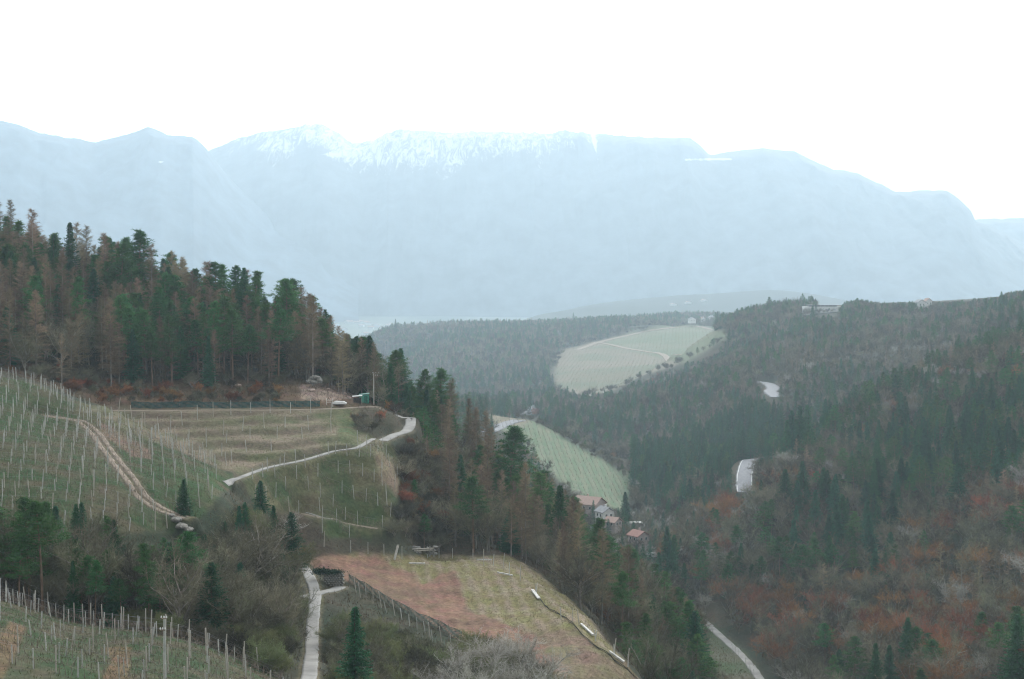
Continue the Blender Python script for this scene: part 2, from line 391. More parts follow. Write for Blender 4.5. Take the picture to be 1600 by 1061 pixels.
lay("gorge_road", [(1096, 966), (1120, 990), (1150, 1018), (1175, 1044), (1192, 1066)], 330, 430, 2.2, "m_conc", .15, 1.5, 0.1, 2.0)
lay("valley_road", [(1164, 778), (1163, 760), (1164, 738), (1172, 718), (1188, 708), (1200, 704)], 600, 740, 7.4, "m_asph", .3, 2, 0.1, 8.0)
lay("bend_road", [(1168, 597), (1190, 599), (1204, 602), (1208, 608), (1204, 614), (1216, 622)], 850, 1080, 9.0, "m_asph", .4, 2, 0.1, 8.0)
lay("yard_road", [(762, 676), (780, 668), (795, 661), (812, 657)], 760, 900, 9.0, "m_asph", .35, 2, 0.1, 8.0)
lay("hollow_road", [(822, 648), (832, 640), (842, 633), (852, 629)], 1050, 1220, 8.0, "m_asph", .4, 2, 0.1, 8.0)
lay("clearing_track", [(925, 535), (945, 537), (980, 545), (1010, 550), (1040, 558), (1062, 564)], 1300, 1800, 9.0, "m_track", .5, 4, 0.1, 8.0)
lay("ridge_track", [(900, 548), (940, 534), (1000, 520), (1040, 513), (1080, 511), (1110, 515), (1140, 519)], 1400, 1850, 9.0, "m_track", .5, 4, 0.1, 8.0)
def carve(line, width, fall):
    global ZZ, m_road
    zc = ground(line[:, 0], line[:, 1]); k = min(21, len(line) // 2 * 2 - 1)
    zc = np.convolve(np.pad(zc, k // 2, 'edge'), np.ones(k) / k, 'valid'); zc = np.convolve(np.pad(zc, k // 2, 'edge'), np.ones(k) / k, 'valid')
    R = width / 2 + fall
    s = line[:, 0] / line[:, 1]
    j0, j1 = np.searchsorted(SG, [(line[:, 0].min() - R) / line[:, 1].max() - .02, (line[:, 0].max() + R) / line[:, 1].min() + .02]); i0, i1 = np.searchsorted(YG, [line[:, 1].min() - R, line[:, 1].max() + R])
    j0, i0 = max(j0, 0), max(i0, 0); x = XX[i0:i1, j0:j1].ravel(); y = YY[i0:i1, j0:j1].ravel(); z = ZZ[i0:i1, j0:j1].ravel()
    best = np.full(len(x), 1e9); bz = np.zeros(len(x))
    for (px_, py_), h_ in zip(line, zc):
        d = np.hypot(x - px_, y - py_); m_ = d < best; best[m_] = d[m_]; bz[m_] = h_
    w = 1 - sstep(width / 2 + .3, R, best)
    m_road[i0:i1, j0:j1] = np.maximum(m_road[i0:i1, j0:j1], (best < width / 2 + .35).reshape(i1 - i0, j1 - j0))
    ZZ[i0:i1, j0:j1] = (z + (bz - z) * w).reshape(i1 - i0, j1 - j0)
m_road = np.zeros_like(ZZ)
for r in ROADS: carve(r[1], r[2], r[6])

# ------------------------------------------------------------------ ground sheet
def lerp(a, b, t): return a * (1 - t[..., None]) + b * t[..., None]
C = lambda *c: np.array(c, float)
n1 = fbm(XX / 14, YY / 14, 4); n2 = fbm(XX / 3.1 + 9, YY / 3.1, 3); n3 = fbm(XX / 60, YY / 60, 3)
colr = lerp(C(.052, .048, .032), C(.034, .046, .026), np.clip(.45 + 1.2 * n1, 0, 1))
colr = lerp(colr, C(.092, .064, .042), np.clip(n3 * 1.5 - .1 + n2 * .4, 0, .8))
plain = sstep(3700, 4700, YY)
colr = lerp(colr, lerp(C(.20, .22, .17), C(.10, .13, .10), np.clip(.5 + 2.0 * fbm(XX / 500, YY / 500, 3), 0, 1)), plain)
hillm = region([(820, 500), (840, 488), (940, 462), (1060, 455), (1200, 446), (1330, 466), (1500, 476), (1500, 500)], 2500, 3600)
colr = lerp(colr, C(.035, .05, .04), blur(hillm, 3))
def paint(m, ca, cb, t, soft=1):
    global colr
    colr = lerp(colr, lerp(C(*ca), C(*cb), np.clip(t, 0, 1)), blur(m, soft) if soft else m)
fr_t = fr
paint(m_left, (.042, .075, .028), (.10, .085, .05), .35 + 1.3 * n2 + .5 * n1)
paint(m_near, (.042, .07, .028), (.10, .085, .055), .4 + 1.4 * n2)
paint(m_low, (.065, .085, .035), (.125, .11, .06), .45 + 1.2 * n2 + .3 * n1)
paint(m_terr, (.19, .15, .105), (.10, .105, .05), .25 + 1.0 * n2 + .7 * n1)
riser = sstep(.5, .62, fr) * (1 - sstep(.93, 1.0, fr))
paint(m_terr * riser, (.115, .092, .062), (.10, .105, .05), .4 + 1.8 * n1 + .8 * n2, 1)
paint(m_plot, (.17, .145, .065), (.22, .175, .12), .4 + 1.0 * n2 + .45 * furrow)
SOIL1 = [(480, 876), (505, 866), (560, 870), (600, 868), (612, 884), (648, 896), (660, 912), (690, 896), (712, 893), (722, 925), (735, 955), (790, 975), (870, 1000), (905, 1035), (880, 1080), (800, 1035), (725, 1003), (640, 955), (560, 915), (495, 885)]
m_soil = region(SOIL1, 170, 275, 4)
paint(m_soil, (.225, .125, .088), (.15, .092, .065), .45 + 1.0 * n2 + .5 * n1)
m_bare = region([(840, 985), (905, 985), (980, 1035), (1005, 1075), (880, 1075)], 170, 240, 5)
paint(m_bare, (.20, .14, .10), (.17, .15, .08), .4 + 1.5 * n2)
# green ends and dry banks
paint(region([(500, 800), (600, 800), (585, 838), (505, 838)], 230, 275, 8), (.06, .085, .032), (.105, .10, .05), .4 + n2)
paint(region([(520, 640), (550, 640), (560, 690), (530, 690)], 255, 315, 6), (.085, .11, .045), (.14, .125, .07), .4 + n2)
paint(region([(255, 715), (345, 735), (330, 790), (280, 770)], 200, 260, 6), (.045, .085, .03), (.09, .09, .045), .4 + n2)
paint(region([(585, 700), (625, 730), (622, 770), (590, 745)], 240, 290, 6), (.21, .15, .105), (.17, .14, .08), .4 + n2)
# bare cut banks in the left vineyard (reddish)
paint(region([(150, 655), (175, 665), (235, 705), (240, 720), (205, 712), (160, 682)], 215, 265, 5), (.20, .135, .10), (.12, .10, .06), .4 + n2)
paint(region([(100, 880), (165, 880), (150, 1061), (-40, 1061), (0, 960), (60, 940)], 100, 132, 4) * (n1 > .05), (.16, .10, .06), (.10, .08, .045), .4 + n2)
paint(region([(-10, 1000), (30, 955), (48, 960), (30, 1010), (5, 1061), (-60, 1061)], 100, 140, 3), (.155, .10, .06), (.11, .08, .05), .4 + n2)
paint(region([(155, 1005), (205, 1010), (200, 1061), (160, 1061), (175, 1030)], 100, 140, 3), (.16, .10, .055), (.12, .09, .05), .4 + n2)
# litter-covered bank behind the terraces
paint(region([(-260, 545), (0, 560), (150, 590), (330, 600), (470, 590), (500, 612), (560, 622), (560, 634), (140, 632), (0, 588), (-260, 565)], 270, 335, 6), (.15, .095, .062), (.09, .068, .042), .4 + 1.4 * n2)
paint(region([(468, 600), (500, 594), (540, 598), (562, 612), (562, 624), (470, 626)], 295, 330, 5), (.36, .25, .20), (.26, .19, .15), .5 + 1.5 * n2)
# middle distance
rows_mid = np.sin(XX * 2 * math.pi / 5.0)
paint(m_mid, (.12, .175, .10), (.185, .19, .125), .45 + 1.2 * n2 * .6 + .3 * rows_mid)
paint(region([(756, 626), (800, 640), (830, 655), (815, 668), (770, 665)], 700, 920, 3), (.24, .20, .15), (.2, .19, .13), .5 + n2)
m_cu = region([(940, 537), (1000, 515), (1075, 508), (1145, 518), (1130, 545), (1100, 560), (1065, 568)], 1250, 1850, 3)
paint(m_clear, (.20, .165, .12), (.135, .15, .09), .4 + 1.0 * n3 + .4 * n2, 2)
paint(m_cu, (.13, .155, .085), (.18, .175, .115), .4 + 1.0 * n3 + .4 * n2, 2)
paint(m_gorge, (.11, .10, .07), (.055, .085, .035), .4 + 1.2 * n1)
paint(m_road * (YY < 300), (.17, .14, .095), (.12, .11, .06), .4 + 1.5 * n2, 1)
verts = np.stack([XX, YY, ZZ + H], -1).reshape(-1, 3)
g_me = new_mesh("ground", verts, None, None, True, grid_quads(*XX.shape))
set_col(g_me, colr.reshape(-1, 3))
gm = bpy.data.materials.new("ground"); gm.use_nodes = True
n, l = gm.node_tree.nodes, gm.node_tree.links
b = n["Principled BSDF"]; b.inputs["Roughness"].default_value = .95; b.inputs["Specular IOR Level"].default_value = .1
at = n.new("ShaderNodeAttribute"); at.attribute_name = "ground_colour"
tcn = n.new("ShaderNodeTexCoord")
t1 = n.new("ShaderNodeTexNoise"); t1.inputs["Scale"].default_value = 1.6; t1.inputs["Detail"].default_value = 6; t1.inputs["Roughness"].default_value = .7
l.new(tcn.outputs["Object"], t1.inputs["Vector"])
mr = n.new("ShaderNodeMapRange"); mr.inputs["From Min"].default_value = .3; mr.inputs["From Max"].default_value = .7; mr.inputs["To Min"].default_value = .55; mr.inputs["To Max"].default_value = 1.45
l.new(t1.outputs["Fac"], mr.inputs["Value"])
hs = n.new("ShaderNodeHueSaturation"); l.new(at.outputs["Color"], hs.inputs["Color"]); l.new(mr.outputs[0], hs.inputs["Value"])
t2 = n.new("ShaderNodeTexNoise"); t2.inputs["Scale"].default_value = .35; t2.inputs["Detail"].default_value = 3
l.new(tcn.outputs["Object"], t2.inputs["Vector"])
mr2 = n.new("ShaderNodeMapRange"); mr2.inputs["From Min"].default_value = .3; mr2.inputs["From Max"].default_value = .7; mr2.inputs["To Min"].default_value = .48; mr2.inputs["To Max"].default_value = .53
l.new(t2.outputs["Fac"], mr2.inputs["Value"]); l.new(mr2.outputs[0], hs.inputs["Hue"])
l.new(hs.outputs[0], b.inputs["Base Color"])
bp = n.new("ShaderNodeBump"); bp.inputs["Strength"].default_value = .6; bp.inputs["Distance"].default_value = .3
l.new(t1.outputs["Fac"], bp.inputs["Height"]); l.new(bp.outputs[0], b.inputs["Normal"])
g_me.materials.append(gm)
link("ground", g_me, kind="structure")

# ------------------------------------------------------------------ mountains
def mountain(name, sky_pts, foot_extra, u_step=2.5, seed=0, snow=None, rock=(.12, .14, .16), amp=1.0):
    us = np.arange(sky_pts[0][0], sky_pts[-1][0] + .1, u_step)
    sv = np.interp(us, [p[0] for p in sky_pts], [p[1] for p in sky_pts])
    sd = np.interp(us, [p[0] for p in sky_pts], [p[2] for p in sky_pts])
    sv = sv + 1.6 * fbm(us / 9 + seed, us * 0 + seed, 4) * (1 + 1.1 * np.exp(-((us - 640) / 300.0) ** 4) * (name == 'far_mountain'))
    nt_ = 110
    ts = np.concatenate([np.linspace(-0.35, 0, 14)[:-1], np.linspace(0, 1, nt_) ** 1.15])
    rows = []; foot_extra *= 1.6; amp *= 1.5
    for t in ts:
        top = np.stack([np.array(P(u, v, d * 1.6, True)) for u, v, d in zip(us, sv, sd)]) if not rows else top
        zt_, zf = top[:, 2], -235.0
        s = top[:, 0] / top[:, 1]
        if t < 0:
            y = top[:, 1] - t * foot_extra; z = zt_ + (zf - zt_) * (-t) * 0.9
        else:
            y = top[:, 1] - t * foot_extra
            prof = t ** 1.25 * .7 + .3 * t
            z = zt_ + (zf - zt_) * prof
            env = min(1, t * 9) * (1 - t) ** .5
            x_ = s * y
            rid = 1 - np.abs(fbm(x_ / 670 + seed, z / 1400 + seed, 4)) * 2.2
            gul = 1 - np.abs(fbm(x_ / 175 + seed * 3, z / 670, 4)) * 2
            y = y - env * amp * (170 * rid + 45 * gul)
            z = z + env * amp * 12 * fbm(x_ / 60, z / 60, 3)
        rows.append(np.stack([s * y, y, z + H], -1))
    V = np.stack(rows)
    me = new_mesh(name, V.reshape(-1, 3), None, None, True, grid_quads(*V.shape[:2]))
    m = bpy.data.materials.new(name); m.use_nodes = True
    n, l = m.node_tree.nodes, m.node_tree.links
    b = n["Principled BSDF"]; b.inputs["Roughness"].default_value = .9; b.inputs["Specular IOR Level"].default_value = .1
    t_ = n.new("ShaderNodeTexCoord")
    na = n.new("ShaderNodeTexNoise"); na.inputs["Scale"].default_value = .0075; na.inputs["Detail"].default_value = 6; na.inputs["Roughness"].default_value = .65
    l.new(t_.outputs["Object"], na.inputs["Vector"])
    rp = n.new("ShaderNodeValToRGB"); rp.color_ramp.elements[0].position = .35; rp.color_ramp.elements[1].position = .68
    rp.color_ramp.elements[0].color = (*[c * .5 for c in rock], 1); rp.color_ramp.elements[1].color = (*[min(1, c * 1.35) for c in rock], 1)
    l.new(na.outputs["Fac"], rp.inputs["Fac"])
    mp_ = n.new("ShaderNodeMapping"); mp_.inputs["Scale"].default_value = (.026, .004, .010)
    l.new(t_.outputs["Object"], mp_.inputs["Vector"])
    nb = n.new("ShaderNodeTexNoise"); nb.inputs["Scale"].default_value = 1; nb.inputs["Detail"].default_value = 7; nb.inputs["Roughness"].default_value = .82; nb.inputs["Distortion"].default_value = 1.1
    l.new(mp_.outputs[0], nb.inputs["Vector"])
    ata = n.new("ShaderNodeAttribute"); ata.attribute_name = "snow"
    ad = n.new("ShaderNodeMath"); ad.operation = 'ADD'; l.new(nb.outputs["Fac"], ad.inputs[0]); l.new(ata.outputs["Fac"], ad.inputs[1])
    mr_ = n.new("ShaderNodeMapRange"); mr_.inputs["From Min"].default_value = .88; mr_.inputs["From Max"].default_value = 1.0
    l.new(ad.outputs[0], mr_.inputs["Value"])
    mx = n.new("ShaderNodeMix"); mx.data_type = 'RGBA'; mx.inputs[7].default_value = (.80, .80, .83, 1)
    l.new(mr_.outputs[0], mx.inputs[0]); l.new(rp.outputs[0], mx.inputs[6]); l.new(mx.outputs[2], b.inputs["Base Color"])
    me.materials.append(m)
    sn = np.zeros(V.shape[:2])
    if snow is not None:
        u_, v_ = proj(V[..., 0], V[..., 1], V[..., 2] - H)
        sn = snow(u_, v_, V)
    at_ = me.attributes.new("snow", 'FLOAT', 'POINT'); at_.data.foreach_set("value", sn.ravel().astype(np.float32))
    o = link(name, me, kind="structure")
    return o
def snow_main(u, v, V):
    z = V[..., 2] - H; k = z[13][None]       # height under the crest
    below = (k - z)
    strength = np.interp(u, [330, 360, 480, 640, 820, 900, 960, 985, 1010, 1080], [.08, .36, .44, .45, .44, .36, .32, .12, .10, .04])
    depth = np.interp(u, [340, 450, 600, 780, 870, 950, 1000], [160, 260, 340, 330, 260, 180, 60]) + 130 * fbm(V[..., 0] / 200, V[..., 0] * 0, 3)
    s = strength * (1 - sstep(0.3, 1.0, below / np.maximum(depth * 1.6, 10)))
    gully = np.exp(-((u - (928 + (v - 215) * .18)) / 3.0) ** 2) * ((v > 205) & (v < 272))
    shelf = np.exp(-((v - (249 + (u - 1110) * -.01)) / 2.6) ** 2) * sstep(1058, 1075, u) * (1 - sstep(1135, 1160, u))
    pk = np.exp(-((v - 242) / 3) ** 2 - ((u - 505) / 25) ** 2) * .2
    return s + gully * .36 + shelf * .6 + pk
def snow_left(u, v, V):
    return .17 * np.exp(-((u - 235) / 22) ** 2 - ((v - 208) / 9) ** 2) + .6 * np.exp(-((u - 250) / 9) ** 2 - ((v - 253) / 2.5) ** 2) + .07 * (v < 240)
mountain("far_mountain", [(285, 262, 5600), (318, 246, 5600), (325, 236, 5600), (345, 228, 5600), (370, 217, 5600), (405, 208, 5600), (440, 202, 5550), (470, 196, 5550), (495, 193, 5550), (515, 200, 5550),
          (535, 212, 5600), (550, 224, 5600), (565, 224, 5650), (585, 217, 5650), (605, 207, 5600), (630, 203, 5600), (680, 206, 5600), (750, 207, 5600), (800, 206, 5600), (850, 208, 5600),
          (885, 204, 5600), (920, 208, 5550), (965, 212, 5500), (1020, 215, 5450), (1080, 216, 5400), (1095, 228, 5400), (1108, 242, 5400), (1150, 236, 5350), (1190, 232, 5300), (1240, 236, 5300),
          (1270, 250, 5250), (1300, 264, 5250), (1340, 270, 5200), (1370, 285, 5200), (1400, 300, 5150), (1440, 298, 5100), (1480, 298, 5100), (1500, 312, 5100), (1518, 330, 5100), (1524, 345, 5100), (1545, 352, 5150), (1600, 380, 5200)],
         1250, seed=3, snow=snow_main)
mountain("left_mountain", [(-700, 300, 4300), (-400, 240, 4350), (-200, 205, 4400), (-60, 196, 4400), (0, 188, 4450), (30, 195, 4450), (60, 207, 4500), (100, 214, 4500), (150, 222, 4600), (180, 215, 4650), (205, 208, 4700),
          (232, 198, 4700), (250, 205, 4700), (262, 211, 4720), (285, 213, 4750), (300, 213, 4750), (315, 225, 4800), (325, 236, 4800), (345, 262, 4850), (380, 300, 4900), (450, 350, 5000), (560, 430, 5000)],
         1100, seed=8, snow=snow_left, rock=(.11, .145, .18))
mountain("right_mountain", [(1440, 380, 5900), (1500, 350, 5900), (1530, 343, 5900), (1560, 342, 5900), (1600, 340, 5900), (1700, 330, 5900), (1900, 300, 5900), (2300, 280, 5900)], 1200, u_step=5, seed=5)

# ------------------------------------------------------------------ the road sheets
m_conc = mat("pale_concrete", (.27, .26, .24), var=.2, scale=.35, rough=.85)
m_track = mat("dirt_track", (.30, .24, .185), color2=(.22, .175, .13), scale=.5)
m_asph = mat("worn_asphalt", (.25, .25, .26), var=.12, scale=.8)
def sheet(name, line, width, m, lift, edge, nc=7):
    tan = np.gradient(line, axis=0); tan /= np.linalg.norm(tan, axis=1)[:, None]
    nor = np.stack([-tan[:, 1], tan[:, 0]], 1); rows = []
    for k in np.linspace(-.5, .5, nc):
        j = edge * fbm(line[:, 0] / 1.5 + k * 9, line[:, 1] / 1.5, 2) * (abs(k) > .4) * width
        p = line + nor * (width * k + j * np.sign(k))[:, None]
        rows.append(np.stack([p[:, 0], p[:, 1], ground(p[:, 0], p[:, 1]) + lift + H], -1))
    a = rows[0].copy(); a[:, 2] -= .3 + lift; c = rows[-1].copy(); c[:, 2] -= .3 + lift
    V = np.stack([a] + rows + [c])
    return link(name, new_mesh(name, V.reshape(-1, 3), None, globals()[m], False, grid_quads(*V.shape[:2])), kind="structure")
for r in ROADS:
    if r[0] != "dirt_track": sheet(*r[:6]); continue
    tan = np.gradient(r[1], axis=0); tan /= np.linalg.norm(tan, axis=1)[:, None]; nor = np.stack([-tan[:, 1], tan[:, 0]], 1)
    for o_, w_ in ((-.62, .85), (.62, .75)): sheet("wheel_track", r[1] + nor * (o_ + .1 * fbm(r[1][:, 0] / 4, r[1][:, 1] / 4 + o_, 2))[:, None], w_, r[3], .05, .2, 4)

# ------------------------------------------------------------------ haze
hz_v = []; X0, X1, Y0, Y1, Z0, Z1 = -34000, 34000, -60, 17000, float(ZZ.min()) + H - 60, 1330
for x in (X0, X1):
    for y in (Y0, Y1):
        for z in (Z0, Z1): hz_v.append((x, y, z))
hz = new_mesh("haze", hz_v, [(0, 1, 3, 2), (4, 6, 7, 5), (0, 4, 5, 1), (2, 3, 7, 6), (0, 2, 6, 4), (1, 5, 7, 3)])
hm = bpy.data.materials.new("haze"); hm.use_nodes = True
n, l = hm.node_tree.nodes, hm.node_tree.links; n.clear()
ho = n.new("ShaderNodeOutputMaterial"); hv = n.new("ShaderNodeVolumePrincipled")
hv.inputs["Color"].default_value = (.71, .88, 1.0, 1); hv.inputs["Density"].default_value = 1.5e-4; hv.inputs["Anisotropy"].default_value = .28
l.new(hv.outputs[0], ho.inputs["Volume"]); hz.materials.append(hm)
link("haze", hz, kind="stuff")
# ------------------------------------------------------------------ tree building
class Soup:
    def __init__(self, seed=0): self.v = []; self.f = []; self.n = 0; self.r = np.random.RandomState(seed)
    def add(self, v, f):
        self.v.append(np.asarray(v, float)); self.f.append(np.asarray(f, int) + self.n); self.n += len(v)
    def tube(self, pts, rr, sides=5):
        pts = np.asarray(pts, float); rr = np.asarray(rr, float); k = len(pts)
        t = np.gradient(pts, axis=0); t /= np.linalg.norm(t, axis=1)[:, None] + 1e-9
        up = np.where(np.abs(t[:, 2:3]) > .9, [[1, 0, 0]], [[0, 0, 1]]); a = np.cross(t, up); a /= np.linalg.norm(a, axis=1)[:, None] + 1e-9; b = np.cross(t, a)
        an = np.arange(sides) * 2 * np.pi / sides
        V = pts[:, None] + rr[:, None, None] * (a[:, None] * np.cos(an)[None, :, None] + b[:, None] * np.sin(an)[None, :, None])
        i = np.arange(k - 1)[:, None] * sides; j = np.arange(sides)[None]; j2 = (j + 1) % sides
        q = np.stack([i + j, i + j2, i + sides + j2, i + sides + j], -1).reshape(-1, 4)
        self.add(V.reshape(-1, 3), np.concatenate([q[:, [0, 1, 2]], q[:, [0, 2, 3]]]))
    def blades(self, p, d, length, width):
        """tapered slivers: base point p, direction d (unit), both (n,3)"""
        n = len(p); d = d / (np.linalg.norm(d, axis=1)[:, None] + 1e-9)
        s = np.cross(d, self.r.normal(size=(n, 3))); s /= np.linalg.norm(s, axis=1)[:, None] + 1e-9
        w = (np.broadcast_to(width, (n,)) * .5)[:, None]; L = np.broadcast_to(length, (n,))[:, None]
        V = np.stack([p - s * w, p + s * w, p + d * L], 1).reshape(-1, 3)
        self.add(V, np.arange(3 * n).reshape(-1, 3))
    def leaves(self, p, size, flat=0.0):
        n = len(p); d = self.r.normal(size=(n, 3)); d[:, 2] *= 1 - flat; d /= np.linalg.norm(d, axis=1)[:, None]
        s = np.cross(d, self.r.normal(size=(n, 3))); s /= np.linalg.norm(s, axis=1)[:, None]; L = np.broadcast_to(size, (n,))[:, None]
        V = np.stack([p - s * L * .4, p + s * L * .4, p + d * L], 1).reshape(-1, 3)
        self.add(V, np.arange(3 * n).reshape(-1, 3))
    def get(self): return np.concatenate(self.v), np.concatenate(self.f)

def wood_mesh(name, s, m): v, f = s.get(); return new_mesh(name, v, None, m, False, f)
def both_mesh(name, a, b, ma, mb):
    va, fa = a.get(); vb, fb = b.get()
    me = new_mesh(name, np.concatenate([va, vb]), None, [ma, mb], False, np.concatenate([fa, fb + len(va)]))
    mi = np.zeros(len(fa) + len(fb), np.int32); mi[len(fa):] = 1; me.polygons.foreach_set("material_index", mi); return me

def gen_spruce(seed, h=18.0, wide=.19, low=.06, n=1.0, gap=0.0):
    t, c = Soup(seed), Soup(seed + 100); r = c.r
    bend = r.normal(0, .12, 2)
    zz = np.linspace(0, h, 9); px = bend[0] * np.sin(zz / h * 2); py = bend[1] * np.sin(zz / h * 2)
    t.tube(np.stack([px, py, zz], 1), h * .011 * (1 - zz / h) + .015, 6)
    z = h * low
    while z < h * .985:
        q = (z - h * low) / (h * (1 - low)); R = h * wide * (1 - q) ** .85 * (0.55 + .45 * min(1, q * 7 + .3)) + .12
        nb = max(4, int(round(8 * (1 - q) + 4)))
        a0 = r.rand() * 6.28
        for k in range(nb):
            if r.rand() < gap: continue
            a = a0 + k * 6.283 / nb + r.normal(0, .25); L = R * r.uniform(.65, 1.15)
            droop = -.30 * (1 - q) + .28 * q; m = max(4, int(L * 3.4 * n)) + 2
            tt = np.linspace(.08, 1, m); up = L * (droop * tt + .16 * tt ** 2)
            P3 = np.stack([np.cos(a) * L * tt, np.sin(a) * L * tt, z + up], 1)
            rep = 5 if n >= 1 else 3
            pp = np.repeat(P3, rep, 0) + r.normal(0, .06, (m * rep, 3)); side = r.uniform(-1, 1, m * rep)
            ax = np.array([np.cos(a), np.sin(a), 0]); sd = np.array([-np.sin(a), np.cos(a), 0])
            d = ax[None] * .8 + sd[None] * side[:, None] * 1.3 + np.array([0, 0, -.35])[None] + r.normal(0, .25, (m * rep, 3))
            ln = (.30 + .30 * (1 - np.repeat(tt, rep))) * r.uniform(.7, 1.3, m * rep) * min(1.3, .45 + R * .35)
            c.blades(pp, d, ln, .16 if n >= 1 else .3)
        z += h * .028 * (1.15 - q * .55) * (1 if n >= 1 else 1.7)
    c.blades(np.tile([px[-1], py[-1], h * .96], (10, 1)), np.array([[0, 0, 1.]]) + r.normal(0, .35, (10, 3)), .6, .08)
    return t, c

def gen_pine(seed, h=17.0, n=1.0, crown=.5, wide=.17):
    t, c = Soup(seed), Soup(seed + 100); r = c.r; lean = r.normal(0, .35, 2)
    zz = np.linspace(0, h * .97, 9); px = lean[0] * (zz / h) ** 2 * 2; py = lean[1] * (zz / h) ** 2 * 2
    t.tube(np.stack([px, py, zz], 1), h * .012 * (1 - zz / h * .85) + .02, 6)
    nbr = int(46)
    for i in range(nbr):
        q = (i + r.rand()) / nbr; z = h * (1 - crown + crown * q); bx, by = np.interp(z, zz, px), np.interp(z, zz, py)
        R = h * wide * 1.12 * (1.04 - q) ** .8 * (0.6 + .4 * min(1, q * 4 + .2)) * r.uniform(.5, 1.2)
        a = i * 2.4 + r.normal(0, .4); m = 5; tt = np.linspace(0, 1, m); rise = r.uniform(.0, .45)
        pts = np.stack([bx + np.cos(a) * R * tt, by + np.sin(a) * R * tt, z + R * rise * tt ** 1.5], 1)
        t.tube(pts, np.linspace(.07, .015, m), 3)
        for cpt in (pts[2], pts[3], pts[4], pts[4] + r.normal(0, .45, 3) * [1, 1, .4]):
            k = int(34 * n); off = r.normal(0, 1, (k, 3)) * [.55, .55, .22] * min(1.3, .5 + R * .22)
            c.blades(cpt + off * .6, off * [1, 1, 1] + [0, 0, .3] + r.normal(0, .4, (k, 3)), r.uniform(.28, .5, k), .11 if n >= 1 else .2)
    k = int(90 * n); top = np.array([px[-1], py[-1], h * .95]); off = r.normal(0, 1, (k, 3)) * [.5, .5, .45]
    c.blades(top + off * .6, off + [0, 0, .5], r.uniform(.3, .5, k), .11)
    return t, c

def gen_larch(seed, h=17.0, n=1.0, wide=.15, low=.25):
    t, c = Soup(seed), Soup(seed + 100); r = c.r
    zz = np.linspace(0, h, 9); bend = r.normal(0, .25, 2); px = bend[0] * np.sin(zz / h * 2.5); py = bend[1] * np.sin(zz / h * 2.5)
    t.tube(np.stack([px, py, zz], 1), h * .010 * (1 - zz / h) + .02, 6)
    nb = int(120 if n >= 1 else 60)
    for i in range(nb):
        q = ((i + r.rand()) / nb) ** .9; z = h * (low + (1 - low) * q); bx, by = np.interp(z, zz, px), np.interp(z, zz, py)
        R = (h * wide * (1 - q) ** .7 * (.6 + .4 * min(1, q * 5)) + .15) * r.uniform(.6, 1.15); a = r.rand() * 6.283; m = 4
        tt = np.linspace(0, 1, m); rise = -.1 + .75 * q + r.normal(0, .12)
        pts = np.stack([bx + np.cos(a) * R * tt, by + np.sin(a) * R * tt, z + R * rise * tt], 1)
        c.tube(pts, np.linspace(.035, .008, m), 3)
        k = int((20 + 20 * R) * n); s = r.rand(k); p = pts[0] * (1 - s[:, None]) + pts[-1] * s[:, None]
        d = np.array([np.cos(a), np.sin(a), .1]) * .7 + r.normal(0, .75, (k, 3)) + [0, 0, -.1]
        c.blades(p, d, r.uniform(.25, .85, k), .030 if n >= 1 else .07)
    return t, c

